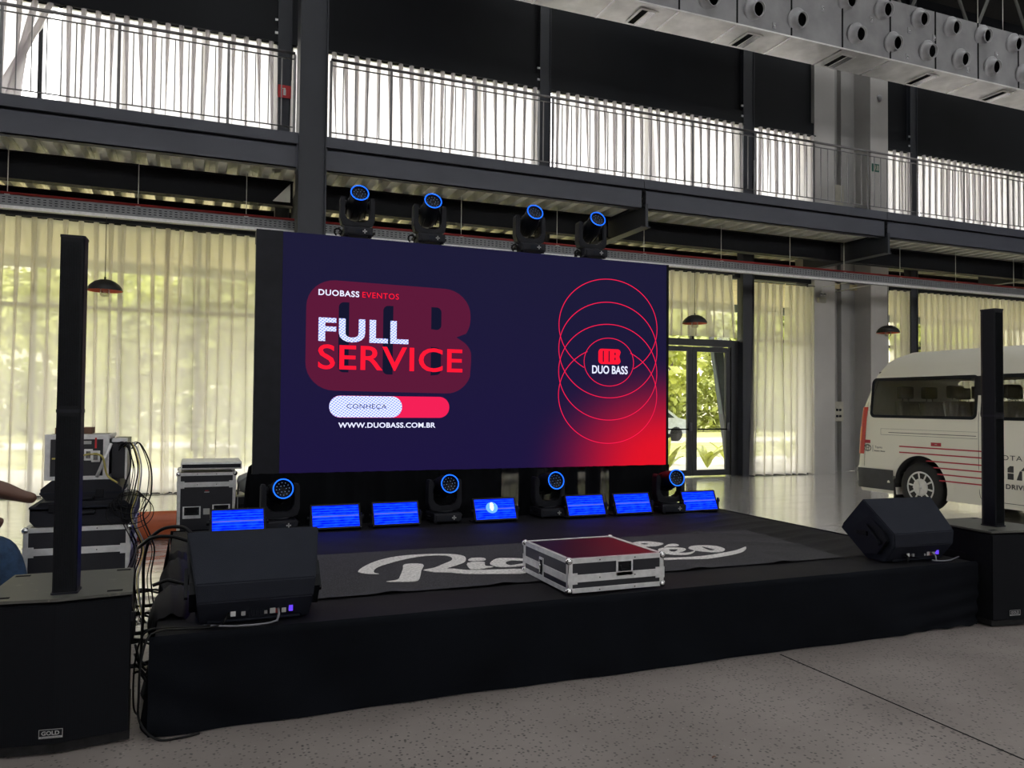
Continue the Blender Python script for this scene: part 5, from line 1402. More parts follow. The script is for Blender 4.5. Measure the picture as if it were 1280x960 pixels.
# coils on the floor between subwoofer and stage
for k in range(3):
    cx, cy = [(-.32, 6.3), (-.34, 5.6), (-.30, 4.95)][k]
    pts = [((cx + (.13 + .01 * math.sin(t * 1.7)) * math.cos(t * .52)), cy + (.24 + .02 * math.sin(t * 2.3)) * math.sin(t * .52), .012 + .004 * (t % 5) + .009 * (t // 12)) for t in range(30)]
    cable('cable_coil', pts, .0075, 'cable', ['coil of black cable on the floor farthest behind the left subwoofer', 'coil of black cable on the floor behind the left subwoofer, in the middle', 'coil of black cable on the floor nearest the left subwoofer'][k], 'cable', n=4)
cable('thick_cable', [(.0, 4.12, .80), (-.05, 4.15, .84), (-.14, 4.2, .83), (-.22, 4.25, .76), (-.25, 4.3, .73), (-.19, 4.22, .785), (-.10, 4.14, .80), (-.02, 4.1, .78)], .009, 'cable', 'thick black cable looping off the back of the left wedge monitor')
cable('thick_cable', [(-.20, 4.26, .785), (-.235, 4.45, .62), (-.24, 4.6, .40), (-.25, 4.7, .15), (-.26, 4.85, .02)], .008, 'cable', 'thick black cable dropping from the cloth bundle to the floor')
cable('power_cable', [(.13, 3.81, .443), (.06, 3.79, .441), (-.05, 3.80, .442), (-.12, 3.79, .446), (-.175, 3.75, .43), (-.20, 3.73, .33), (-.205, 3.73, .2), (-.20, 3.74, .08), (-.13, 3.70, .010), (-.03, 3.69, .008), (.04, 3.71, .008)], .005, 'cable', 'black power cable running off the left stage corner down to the floor')
cable('power_cable', [(.09, 3.82, .443), (.0, 3.81, .443), (-.10, 3.83, .445), (-.19, 3.80, .44), (-.23, 3.86, .3), (-.235, 3.90, .1), (-.22, 4.0, .012)], .0045, 'cable', 'second black power cable slipping over the left edge of the stage')
cable('signal_cable', [(.365, 3.80, .443), (.33, 3.78, .440), (.25, 3.77, .440), (.16, 3.785, .440), (.05, 3.83, .441)], .0045, 'grey_cable', 'thin grey cable lying under the left wedge monitor')
cable('signal_cable', [(4.57, 3.83, .443), (4.62, 3.80, .440), (4.70, 3.80, .440), (4.80, 3.84, .440), (4.86, 3.86, .442)], .0045, 'grey_cable', 'thin grey cable curling right of the right wedge monitor')
for k in range(4):
    cable('link_cable', [(-.245, 4.02 + .03 * k, .20 + .035 * k), (-.22, 4.0, .21 + .02 * k), (-.19, 3.98, .17 + .025 * k)], .006, 'cable', 'short black link cable between the left subwoofer and the stage', 'cable', 'link cables beside the left subwoofer')

# ================================================================== PERSON seated at the left edge
def skin_obj(name, J, E, mat, parent, sub=2):
    me = bpy.data.meshes.new(name); me.from_pydata([j[0] for j in J], E, []); me.update()
    o = bpy.data.objects.new(name, me); COL.objects.link(o)
    md = o.modifiers.new('s', 'SKIN'); o.modifiers.new('u', 'SUBSURF').levels = sub
    sv = me.skin_vertices[0].data
    for i, j in enumerate(J):
        r = j[1]; sv[i].radius = (r, r) if not isinstance(r, tuple) else r
    sv[0].use_root = True
    bpy.context.view_layer.update()
    m2 = bpy.data.meshes.new_from_object(o.evaluated_get(bpy.context.evaluated_depsgraph_get()))
    bpy.data.objects.remove(o); bpy.data.meshes.remove(me)
    for p in m2.polygons: p.use_smooth = True
    m2.materials.clear(); m2.materials.append(mat); m2.name = name
    o = bpy.data.objects.new(name, m2); COL.objects.link(o); o.parent = parent
    R = root_of(parent); o.location = -R.location
    return o
PX, PY = -1.60, 5.05
pr = empty('person', (PX, PY, 0), 0, 'seated person in blue jeans reaching a bare forearm toward the black hard cases', 'person')
# body: torso, head, arms with hands
J = [((PX, PY, .56), .13), ((PX + .02, PY, .72), .125), ((PX + .06, PY, .92), .14), ((PX + .09, PY, 1.05), .13), ((PX + .11, PY, 1.12), .06), ((PX + .13, PY, 1.17), .055),
     ((PX + .15, PY, 1.245), .098), ((PX + .145, PY, 1.345), .108), ((PX + .14, PY, 1.40), .07),
     ((PX + .10, PY + .17, 1.05), .062), ((PX + .20, PY + .21, .90), .05), ((PX + .36, PY + .20, .985), .066), ((PX + .58, PY + .16, .945), .056), ((PX + .70, PY + .15, .900), .034), ((PX + .765, PY + .15, .885), .036),
     ((PX + .10, PY - .17, 1.05), .062), ((PX + .16, PY - .22, .82), .05), ((PX + .32, PY - .22, .80), .043), ((PX + .50, PY - .18, .83), .040), ((PX + .60, PY - .16, .815), .028), ((PX + .66, PY - .155, .79), .034)]
Eg = [(0, 1), (1, 2), (2, 3), (3, 4), (4, 5), (5, 6), (6, 7), (7, 8), (3, 9), (9, 10), (10, 11), (11, 12), (12, 13), (13, 14), (3, 15), (15, 16), (16, 17), (17, 18), (18, 19), (19, 20)]
body = skin_obj('body', J, Eg, M['skin'], pr)
def fingers(base, fwd, side, down, curl, nm):
    f = Vector(fwd).normalized(); s = Vector(side).normalized(); d = Vector(down).normalized(); b = Vector(base)
    L = [.068, .076, .071, .056]
    for i in range(4):
        p = b + s * (-.030 + .020 * i) + f * .012
        q = [p - f * .02]; ang = .1; cur = p
        for k, fr in enumerate((.45, .32, .23)):
            q.append(cur); ang += curl
            cur = cur + (f * math.cos(ang) + d * math.sin(ang)) * L[i] * fr * 1.05
        q.append(cur)
        skin_obj('finger', [(tuple(v), .0095 if k < 3 else .0080) for k, v in enumerate(q)], [(k, k + 1) for k in range(4)], M['skin'], body, 1)
    p = b - f * .035 - s * .030
    q = [p, p - s * .022 + f * .018 + d * .008, p - s * .030 + f * .045 + d * .018, p - s * .024 + f * .066 + d * .028]
    skin_obj('thumb', [(tuple(v), .011 if k < 3 else .009) for k, v in enumerate(q)], [(k, k + 1) for k in range(3)], M['skin'], body, 1)
for o in list(body.children): pass
def hand(base, fwd, side, down, curl):
    fingers(base, fwd, side, down, curl, '')
hand((PX + .775, PY + .15, .880), (1, 0, -.25), (0, -1, 0), (-.2, 0, -1), .45)
hand((PX + .67, PY - .155, .785), (1, .1, -.45), (0, -1, 0), (-.3, 0, -1), .5)
# clothes
shirt = [((PX, PY, .58), .150), ((PX + .02, PY, .72), .145), ((PX + .06, PY, .92), .160), ((PX + .09, PY, 1.05), .145), ((PX + .11, PY, 1.11), .085), ((PX + .10, PY + .17, 1.05), .080), ((PX + .15, PY + .195, .97), .070), ((PX + .10, PY - .17, 1.05), .080), ((PX + .13, PY - .20, .92), .070)]
skin_obj('shirt', shirt, [(0, 1), (1, 2), (2, 3), (3, 4), (3, 5), (5, 6), (3, 7), (7, 8)], M['shirt'], pr)
jn = [((PX - .02, PY, .55), .155), ((PX + .05, PY + .11, .56), .115), ((PX + .38, PY + .14, .60), .088), ((PX + .60, PY + .12, .62), .078), ((PX + .63, PY + .11, .40), .066), ((PX + .62, PY + .10, .12), .055),
      ((PX + .05, PY - .11, .58), .120), ((PX + .38, PY - .14, .655), .100), ((PX + .66, PY - .12, .660), .090), ((PX + .72, PY - .12, .42), .072), ((PX + .72, PY - .12, .12), .058)]
skin_obj('jeans', jn, [(0, 1), (1, 2), (2, 3), (3, 4), (4, 5), (0, 6), (6, 7), (7, 8), (8, 9), (9, 10)], M['jeans'], pr)
for xx, yy in ((PX + .63, PY + .10), (PX + .73, PY - .12)):
    skin_obj('shoe', [((xx - .03, yy, .05), .045), ((xx + .06, yy, .045), .044), ((xx + .16, yy, .038), .036)], [(0, 1), (1, 2)], M['shoe'], pr, 1)
hc = MB(); hc.sphere((PX + .122, PY, 1.365), .112, 16, (1, .90, .95)); hc.build('hair', M['hair'], pr)
fc = MB()
for s in (-1, 1): fc.sphere((PX + .232, PY + s * .033, 1.305), .010, 8, (.6, 1.2, .8))
fc.build('eyes', M['white'], pr)
fc = MB(); fc.sphere((PX + .246, PY, 1.275), .016, 8, (1, .8, 1.5)); fc.build('nose', M['skin'], pr)
fc = MB(); fc.sphere((PX + .234, PY, 1.235), .012, 8, (.7, 2.0, .5)); fc.build('mouth', M['card'], pr)
fc = MB()
for s in (-1, 1): fc.sphere((PX + .150, PY + s * .094, 1.285), .026, 8, (.6, .35, 1.1))
fc.build('ears', M['skin'], pr)
e = empty('stool', (PX - .02, PY, 0), 0, 'black stool under the seated person, outside the left frame edge', 'stool')
MB().lathe([(.17, .36), (.18, .37), (.18, .405), (.16, .415)], 20, Matrix.Translation((PX - .02, PY, 0))).build('seat', M['plastic'], e)
for s in range(4):
    a = PI / 4 + s * PI / 2; MB().tube([(PX - .02 + .12 * math.cos(a), PY + .12 * math.sin(a), .37), (PX - .02 + .19 * math.cos(a), PY + .19 * math.sin(a), 0.0)], .014, 6).build('leg', M['plastic'], e)
# small litter on the foreground floor
for x_, y_, mt, lb in ((2.0, 2.72, 'card', 'tiny dry reddish leaf on the speckled floor'), (3.60, 2.48, 'white', 'scrap of white paper on the floor at the right'), (1.95, 2.42, 'yellow_cable', 'tiny yellow straw on the front floor'), (2.47, 2.23, 'white', 'tiny white paper dot on the front floor edge')):
    m = MB(); m.grid(lambda u, v: (x_ + .02 * u + .004 * v, y_ + .012 * v, .003 + .004 * math.sin(u * 3)), 4, 2)
    tag(m.build('litter', M[mt]), lb, 'litter')

# ================================================================== VAN (side parallel to Y, rear away from us)
VX0, VX1 = 9.47, 11.40; VC = (VX0 + VX1) / 2; HW = (VX1 - VX0) / 2
vn = empty('van', (VC, 6.3, 0), 0, 'cream high roof minibus with dark windows and red side stripes parked at the right', 'van')
def vw(z):
    if z < .5: return HW - .03 * (.5 - z) / .3
    if z < 1.28: return HW
    if z < 2.0: return HW - .075 * ((z - 1.28) / .72) ** 1.3
    t = min(1, (z - 2.0) / .27); return (HW - .075) * (1 - .16 * t ** 2.4)
def vyr(z):   # rear end
    pts = [(.2, 9.27), (.34, 9.33), (.54, 9.33), (.58, 9.29), (1.46, 9.20), (2.0, 8.98), (2.17, 8.83), (2.27, 8.55)]
    for (a, ya), (b, yb) in zip(pts[:-1], pts[1:]):
        if z <= b: return ya + (yb - ya) * (z - a) / (b - a)
    return pts[-1][1]
def vyf(z):
    pts = [(.2, 3.48), (.5, 3.40), (1.0, 3.46), (1.3, 3.85), (1.9, 4.45), (2.15, 4.8), (2.27, 5.1)]
    for (a, ya), (b, yb) in zip(pts[:-1], pts[1:]):
        if z <= b: return ya + (yb - ya) * (z - a) / (b - a)
    return pts[-1][1]
zs = [.20, .27, .34, .45, .54, .58, .75, .95, 1.12, 1.28, 1.45, 1.62, 1.8, 1.95, 2.06, 2.14, 2.20, 2.245, 2.27]
def outline(z):
    w = vw(z); ya, yb = vyf(z), vyr(z); r = .14 if z < 2 else .20
    pts = []
    for cx, cy, a0 in ((w - r, yb - r, 0), (-w + r, yb - r, 90), (-w + r, ya + r, 180), (w - r, ya + r, 270)):
        for i in range(7):
            a = math.radians(a0 + 15 * i); pts.append((VC + cx + r * math.cos(a), cy + r * math.sin(a), z))
    # extra points along the long sides for smooth shading
    return pts
bm = bmesh.new()
rings = [[bm.verts.new(p) for p in outline(z)] for z in zs]
for a, b in zip(rings[:-1], rings[1:]):
    for i in range(28): bm.faces.new((a[i], a[(i + 1) % 28], b[(i + 1) % 28], b[i]))
bm.faces.new(rings[0][::-1]); bm.faces.new(rings[-1])
bmesh.ops.recalc_face_normals(bm, faces=bm.faces[:])
me = bpy.data.meshes.new('body'); bm.to_mesh(me); bm.free()
vb = bpy.data.objects.new('body', me); COL.objects.link(vb)
def cutter(mb):
    o = mb.build('c', None); md = vb.modifiers.new('b', 'BOOLEAN'); md.operation = 'DIFFERENCE'; md.solver = 'EXACT'; md.object = o; return o
cs = []
c = MB(); c.box(VC - HW + .12, VC + HW - .12, 4.9, 8.72, .50, 2.0); c.box(VC - HW + .13, VC + HW - .13, 4.9, 8.8, 2.01, 2.12) if False else None
cs.append(cutter(c))
def rbox_yz(y0, y1, z0, z1, r, xa, xb):
    pts = [(y, z) for y, z in rrect(y0, y1, z0, z1, r, 5)]
    return MB().prism(pts, xa, xb, 'x')
WIN = [(7.26, 8.99, 1.325, 1.895), (5.50, 7.19, 1.325, 1.895), (4.55, 5.42, 1.325, 1.85)]
for y0, y1, z0, z1 in WIN: cs.append(cutter(rbox_yz(y0, y1, z0, z1, .07, VC - HW - .2, VC + HW + .2)))
WY = [8.13, 4.27]
for wy in WY:
    for s in (-1, 1):
        m = MB(); m.lathe([(0, -.15), (.43, -.15), (.43, .15), (0, .15)], 36, Matrix.Translation((VC + s * (HW - .10), wy, .36)) @ Matrix.Rotation(PI / 2, 4, 'Y')); m2 = m
        cs.append(cutter(m2))
bpy.context.view_layer.update()
m2 = bpy.data.meshes.new_from_object(vb.evaluated_get(bpy.context.evaluated_depsgraph_get()))
bpy.data.objects.remove(vb)
for o in cs: bpy.data.objects.remove(o)
m2.name = 'body_shell'; m2.materials.clear(); m2.materials.append(M['van'])
# smooth shading for the shell apart from sharp creases
for p in m2.polygons: p.use_smooth = True
try: m2.set_sharp_from_angle(angle=math.radians(28))
except Exception: pass
vb = bpy.data.objects.new('body_shell', m2); COL.objects.link(vb); vb.parent = vn; vb.location = -vn.location
XS = VX0
# windows glass, near side and far side
for y0, y1, z0, z1 in WIN:
    for s in (-1, 1):
        o_ = rrect(y0 + .002, y1 - .002, z0 + .002, z1 - .002, .07, 5); cen = ((y0 + y1) / 2, (z0 + z1) / 2); n_ = len(o_)
        m = MB(); lev = [1.0, .8, .5, .2]; vs = []
        for q in lev: vs += [(VC + s * (vw(cen[1] + (z - cen[1]) * q) - .012), cen[0] + (y - cen[0]) * q, cen[1] + (z - cen[1]) * q) for y, z in o_]
        fs = [(r * n_ + k, r * n_ + (k + 1) % n_, (r + 1) * n_ + (k + 1) % n_, (r + 1) * n_ + k) for r in range(3) for k in range(n_)] + [tuple(3 * n_ + k for k in range(n_))]
        m.add(vs, fs, True); m.build('side_window', M['tint'], vn)
    m = MB(); o_ = rrect(y0 - .012, y1 + .012, z0 - .012, z1 + .012, .08, 5); i_ = rrect(y0 + .03, y1 - .03, z0 + .03, z1 - .03, .05, 5)
    n_ = len(o_)
    for s in (-1,):
        vs = [(VC + s * (vw(z) + .004), y, z) for y, z in o_] + [(VC + s * (vw(z) - .002), y, z) for y, z in i_]
        m.add(vs, [(k, (k + 1) % n_, n_ + (k + 1) % n_, n_ + k) for k in range(n_)])
    m.build('window_gasket', M['plastic'], vn)
# black band between the windows
MB().box(XS + .03, XS + .045, 7.15, 7.30, 1.33, 1.89).build('pillar_band', M['plastic'], vn)
# cabin lining, seats and headrests
MB().box(VX0 + .08, VX1 - .08, 4.95, 8.90, .505, .53).build('cabin_floor', M['van_in'], vn)
MB().box(VX0 + .10, VX1 - .10, 4.95, 8.6, 2.0, 2.015).build('headliner', M['van_in'], vn)
MB().box(VX0 + .5, VX1 - .5, 6.7, 7.1, 1.93, 2.0, .02).build('air_vent_pod', M['box_cream'], vn)
MB().box(VX0 + .085, VX0 + .12, 4.95, 8.9, 1.86, 2.0).build('inner_rail', M['van_in'], vn)
seat0 = None
def vseat(x, y):
    global seat0
    if seat0 is None:
        def sb(u, v):
            a = 2 * PI * u; w, d = .22, .06
            s_ = 1 - .12 * v
            return (w * s_ * max(-1, min(1, 1.25 * math.cos(a))) , d * max(-1, min(1, 1.3 * math.sin(a))) + .10 * v, .95 + .60 * v)
        m = MB(); m.grid(sb, 24, 8); m.box(-.19, .19, .045, .15, 1.53, 1.56, .01)
        bk = m.build('seat_back', M['seat'], vn, True)
        MB().box(-.22, .22, -.50, .02, .86, .97, .03).build('seat_cushion', M['seat'], bk, True)
        MB().box(-.13, .13, .085, .17, 1.60, 1.78, .03).build('headrest', M['van_in'], bk, True)
        MB().tube([(-.06, .125, 1.55), (-.06, .125, 1.62)], .008, 6).add(*(lambda q: (q.v, q.f, True))(MB().tube([(.06, .125, 1.55), (.06, .125, 1.62)], .008, 6))).build('headrest_post', M['chrome'], bk, True)
        MB().box(-.20, .20, -.42, -.05, .53, .86).build('seat_pedestal', M['van_in'], bk, True)
        seat0 = bk; o = bk
    else: o = copy_tree(seat0)
    o.location = (x - vn.location.x, y - vn.location.y, 0)
for y in (8.55, 7.72, 6.9, 6.05):
    for x in (VX0 + .36, VX0 + .85, VX1 - .36): vseat(x, y)
# wheels
Rx = Matrix.Rotation(-PI / 2, 4, 'Y')
def wheel(wy, s):
    T = Matrix.Translation((VC + s * (HW - .115), wy, .345)) @ (Rx if s < 0 else Matrix.Rotation(PI / 2, 4, 'Y'))
    w = MB(); w.lathe([(.205, -.09), (.29, -.10), (.335, -.085), (.345, -.05), (.345, .05), (.335, .085), (.29, .10), (.215, .095)], 48, T)
    ty = w.build('tyre', M['tyre'], vn)
    r = MB(); r.lathe([(.225, .05), (.222, .098), (.205, .102), (.196, .092), (.19, .05)], 40, T)
    rm = r.build('wheel_rim', M['rim'], vn)
    MB().lathe([(.19, .055), (0, .05)], 32, T).build('wheel_dish', M['hole'], rm)
    sp_ = MB(); sp_.lathe([(.125, .085), (.120, .098), (.10, .102), (.03, .098), (0, .098)], 36, T)
    for k in range(10):
        Tk = T @ Matrix.Rotation(2 * PI * k / 10 + .15, 4, 'Z'); sp_.box(.11, .205, -.013, .013, .075, .096, .003, Tk)
    for k in range(5):
        Tk = T @ Matrix.Rotation(2 * PI * k / 5 + .4, 4, 'Z'); sp_.box(.02, .12, -.006, .006, .098, .108, .002, Tk)
    sp_.lathe([(.032, .095), (.030, .112), (0, .114)], 16, T)
    sp_.build('wheel_cover', M['rim'], rm)
for wy in WY:
    for s in (-1, 1): wheel(wy, s)
# arches: dark liner, mud flap
for wy in WY:
    m = MB(); n_ = 24
    vs = []; 
    for k in range(n_ + 1):
        a = PI * k / n_
        for r_, x_ in ((.425, XS + .004), (.425, XS + .27), ): vs.append((x_, wy + r_ * math.cos(a), .36 + r_ * math.sin(a)))
    m.add(vs, [(2 * k, 2 * k + 1, 2 * k + 3, 2 * k + 2) for k in range(n_)])
    m.build('wheel_arch_liner', M['van_in'], vn)
MB().box(XS + .004, XS + .24, 8.555, 8.575, .12, .50).build('mud_flap', M['tyre'], vn)
MB().box(VX0 + .25, VX1 - .25, 3.8, 9.1, .24, .42).build('underbody', M['van_in'], vn)
MB().tube([(VX0 + .3, 7.4, .20), (VX0 + .32, 8.0, .19), (VX0 + .3, 9.2, .22)], .03, 8).build('exhaust_pipe', M['steel_dark'], vn)
# rear bumper wrapping round
def bump(u, v):
    z = .25 + .30 * v; w = vw(z) + .012
    L_ = [(-w, 8.57), (-w, 9.22), (-w + .10, 9.345), (w - .10, 9.345), (w, 9.22), (w, 8.57)]
    t = u * 5; i = min(4, int(t)); f = t - i; a, b = L_[i], L_[i + 1]
    return (VC + a[0] + (b[0] - a[0]) * f, a[1] + (b[1] - a[1]) * f, z)
MB().grid(bump, 30, 6).build('rear_bumper', M['van_trim'], vn)
# tail lamps
for s in (-1, 1):
    def tl(u, v):
        z = .76 + .71 * v; w = vw(z) + .006; yb = vyr(z)
        wid = .085 + .02 * math.sin(v * PI)
        q = [(w, yb - .14 - .02), (w - .012, yb - .07), (w - .06, yb - .005), (w - .15, yb + .008)]
        t = u * 3; i = min(2, int(t)); f = t - i; a, b = q[i], q[i + 1]
        return (VC + s * (a[0] + (b[0] - a[0]) * f), a[1] + (b[1] - a[1]) * f, z)
    lens = MB().grid(tl, 9, 10).build('tail_lamp', M['taillight'], vn)
    def tl2(u, v):
        p = tl(.25 + u * .4, .28 + v * .30); return (p[0] + s * .004, p[1] + .004, p[2])
    MB().grid(tl2, 6, 5).build('amber_section', M['amber'], lens)
MB().box(VC - .82, VC + .82, 9.195, 9.20, 1.30, 1.32).build('tailgate_seam', M['hole'], vn)
def rg(u, v):
    z = 1.38 + .52 * v; return (VC - .72 + 1.44 * u, vyr(z) + .006, z)
MB().grid(rg, 4, 4).build('rear_window', M['car_glass'], vn)
# door seams, sliding rail, filler of lines on the near side
def seam(pts, r=.0035): 
    return MB().tube([(VC - vw(z) - .0005, y, z) for y, z in pts], r, 5).build('panel_seam', M['hole'], vn)
seam([(7.225, 1.9), (7.225, 1.3), (7.225, .75), (7.225, .36), (7.215, .30), (7.17, .27), (5.6, .27)])
seam([(5.45, 1.9), (5.45, .27)])
m = MB(); m.box(XS - .0015, XS + .004, 7.24, 8.80, 1.062, 1.066); m.box(XS - .0015, XS + .004, 7.24, 8.80, 1.150, 1.153); m.box(XS - .0015, XS + .004, 8.797, 8.80, 1.062, 1.153); m.box(XS - .002, XS + .004, 7.26, 8.66, 1.095, 1.103)
m.build('sliding_rail_cover', M['van_trim'], vn)
def ridge(u, v):
    a = PI * u; r_ = .50 + .045 * v; return (XS - .0018 * math.sin(v * PI), WY[0] + r_ * math.cos(a) * 1.02, .36 + r_ * math.sin(a))
MB().grid(ridge, 36, 4).build('arch_flare', M['van'], vn)
seam([(9.11, .58), (9.09, 1.0), (9.02, 1.45), (8.88, 1.9)], .002)
# stripes: flat vinyl
sz = [.905, .820, .725, .640, .555, .470]
y_end = [8.47, 8.47, 8.02, 7.90, 7.84, 7.81]
for z, ye in zip(sz, y_end): MB().box(XS - .0025, XS + .003, 7.12, ye, z - .009, z + .009).build('red_stripe', M['red_stripe'], vn)
for a, b, z0 in ((7.78, 7.94, .935), (8.995, 9.115, .925)):
    MB().box(XS - .0028, XS + .003, a, b, z0, z0 + .05).build('red_reflector', M['red_stripe'], vn)
    MB().box(XS - .0032, XS - .0026, (a + b) / 2 - .018, (a + b) / 2 + .018, z0 + .02, z0 + .03).build('reflector_mark', M['box_cream'], vn) if b < 8 else None
def side_text(s, yc, zc, w, h, bold=0, mat='dark_print', sp=1.0, name='side_lettering'):
    vs, fs = text_mesh(s, w, h, bold, sp)
    return MB().add([(XS - .0035, yc - a, zc + b) for a, b, _ in vs], fs).build(name, M[mat], vn)
side_text('TOYOTA', 6.91, .845, .54, .062, .0, sp=1.15)
side_text('TEST DRIVE', 6.85, .485, .53, .062, .025, sp=1.1)
side_text('Toyota', 8.84, .868, .135, .042, .01)
tm = MB()
for i, w_ in enumerate((.010, .007, .012, .008, .010, .006, .004, .009, .011, .007, .010, .008)): tm.box(XS - .0035, XS + .002, 8.915 - i * .0165 - w_, 8.915 - i * .0165, .808, .822 + (.005 if i in (0, 7) else 0))
tm.build('small_print', M['dark_print'], vn)
m = MB(); m.box(XS - .0035, XS + .002, 8.945, 8.950, .80, .90); m.build('divider_line', M['dark_print'], vn)
# oval emblem: outer ring and two crossing inner ovals
def oval(cy, cz, ry, rz, t):
    m = MB(); n_ = 32; vs = []
    for k in range(n_):
        a = 2 * PI * k / n_
        for q in (-t / 2, t / 2): vs.append((XS - .0035, cy + (ry + q) * math.cos(a), cz + (rz + q) * math.sin(a)))
    m.add(vs, [(2 * k, 2 * k + 1, 2 * ((k + 1) % n_) + 1, 2 * ((k + 1) % n_)) for k in range(n_)])
    return m.build('oval_emblem', M['dark_print'], vn)
oval(9.045, .855, .066, .047, .010); oval(9.045, .855, .022, .044, .008); oval(9.045, .877, .044, .019, .008)
# stylised HIACE lettering: slanted stencil blocks
hb = MB()
def blk_(pts): hb.prism([(7.08 - a * 1.55, b) for a, b in pts], XS - .0035, XS + .002, 'x')
z0, z1 = .575, .745; zm = (z0 + z1) / 2
def ch(x0, x1, split=True):
    blk_([(x0, z0), (x1, z0), (x1, zm - .008), (x0, zm - .008)]); blk_([(x0, zm + .004), (x1, zm + .004), (x1, z1), (x0 + .02, z1), (x0, z1 - .03)])
ch(0, .045); blk_([(.045, zm - .025), (.085, zm - .025), (.085, zm + .02), (.045, zm + .02)]); ch(.085, .13)
ch(.16, .21)
blk_([(.235, z0), (.28, z0), (.28, zm + .03), (.262, zm + .03)]); blk_([(.27, zm + .035), (.33, zm + .035), (.33, z1), (.30, z1)]); ch(.31, .355)
ch(.385, .43); blk_([(.43, z0), (.50, z0), (.50, z0 + .035), (.43, z0 + .035)]); blk_([(.43, z1 - .035), (.50, z1 - .035), (.50, z1), (.43, z1)])
ch(.53, .575); blk_([(.575, z0), (.64, z0), (.64, z0 + .035), (.575, z0 + .035)]); blk_([(.575, zm - .016), (.63, zm - .016), (.63, zm + .016), (.575, zm + .016)]); blk_([(.575, z1 - .035), (.64, z1 - .035), (.64, z1), (.575, z1)])
hb.build('side_lettering', M['dark_print'], vn)
# front end, mostly out of frame
def ws(u, v):
    z = 1.30 + .75 * v; return (VC - .72 + 1.44 * u, vyf(z) - .008, z)
MB().grid(ws, 4, 6).build('windscreen', M['car_glass'], vn)
MB().box(VX0 - .16, VX0 - .02, 4.4, 4.5, 1.15, 1.42, .02).build('wing_mirror', M['plastic'], vn)
MB().box(VX0 - .05, VX0 + .02, 5.2, 5.38, 1.08, 1.11, .006).build('door_handle', M['van'], vn)

# ================================================================== OUTSIDE
tag(MB().box(-40, 70, 13.96, 19.2, -.14, -.02).build('paving', M['paving']), 'pale paved strip outside the glass door', 'paving', kind='structure')
tag(MB().box(-60, 90, 19.2, 110, -.14, -.025).build('lawn', M['lawn']), 'sunlit lawn beyond the glazing', 'lawn', kind='structure')
tag(MB().box(-40, 90, 27.0, 31.0, -.02, -.01).build('driveway', M['paving']), 'pale driveway crossing the lawn outside', 'paving', kind='structure')
tag(MB().box(-14, 34, 13.9, 17.3, 4.20, 4.32).build('canopy', M['soffit']), 'yellowish beige canopy outside above the ground floor glazing', 'canopy', kind='structure')
MB().box(0, 0.001, 0, .001, 0, .001) if False else None
tag(MB().box(-14, 34, 17.22, 17.34, 4.0, 4.35).build('canopy_edge', M['bluegrey']), 'dark front edge of the outdoor canopy', 'canopy', kind='structure')
e = empty('diagonal_brace', (10.9, 14.6, 0), 0, 'blue grey steel brace leaning outside the glass door', 'brace', kind='structure')
m = MB(); m.add([(10.62, 14.5, 2.95), (10.88, 14.5, 2.95), (10.88, 14.62, 2.95), (10.62, 14.62, 2.95), (11.13, 14.5, 0), (11.39, 14.5, 0), (11.39, 14.62, 0), (11.13, 14.62, 0)], [(0, 1, 2, 3), (4, 5, 6, 7), (0, 1, 5, 4), (1, 2, 6, 5), (2, 3, 7, 6), (3, 0, 4, 7)]); m.build('brace_section', M['bluegrey'], e)
m = MB(); m.add([(10.48, 14.48, 4.0), (10.50, 14.48, 4.0), (10.50, 14.64, 4.0), (10.48, 14.64, 4.0), (11.11, 14.48, 0), (11.135, 14.48, 0), (11.135, 14.64, 0), (11.11, 14.64, 0)], [(0, 1, 2, 3), (4, 5, 6, 7), (0, 1, 5, 4), (1, 2, 6, 5), (2, 3, 7, 6), (3, 0, 4, 7)]); m.build('brace_flange', M['steel_grey'], e)
def crown(c, rad, n, leaf, seed, sc=(1, 1, 1)):
    rn = random.Random(seed); m = MB()
    subs = [(Vector((rn.uniform(-.6, .6) * rad * sc[0], rn.uniform(-.6, .6) * rad * sc[1], rn.uniform(-.45, .55) * rad * sc[2])), rad * rn.uniform(.35, .6)) for _ in range(9)]
    for i in range(n):
        s_, r_ = subs[i % 9]
        d = Vector((rn.gauss(0, 1), rn.gauss(0, 1), rn.gauss(0, 1))).normalized() * r_ * rn.uniform(.65, 1.05)
        p = Vector(c) + s_ + d
        a = Vector((rn.gauss(0, 1), rn.gauss(0, 1), rn.gauss(0, .7))).normalized() * leaf; b = a.cross(Vector((rn.gauss(0, 1), rn.gauss(0, 1), rn.gauss(0, 1)))).normalized() * leaf * .5
        k = len(m.v); m.v += [tuple(p - a), tuple(p + b), tuple(p + a), tuple(p - b)]; m.f.append((k, k + 1, k + 2, k + 3)); m.sm.append(False)
    return m
def tree(x, y, h, rad, seed, mat, label, n=2600, leaf=.30):
    e = empty('tree', (x, y, 0), 0, label, 'tree', 'trees outside beyond the lawn')
    MB().tube([(x, y, -.03), (x + .1, y, h * .35), (x - .1, y, h * .7)], [.16, .12, .07], 8).build('trunk', M['bark'], e)
    rn = random.Random(seed)
    for k in range(4):
        a = rn.uniform(0, 6.28); MB().tube([(x, y, h * (.4 + .08 * k)), (x + rad * .5 * math.cos(a), y + rad * .5 * math.sin(a), h * (.62 + .06 * k))], [.06, .03], 6).build('branch', M['bark'], e)
    o = crown((x, y, h * .68), rad, n, leaf, seed, (1, 1, .9)).build('foliage', mat, e); o['kind'] = 'stuff'
rt = random.Random(9)
spots = []
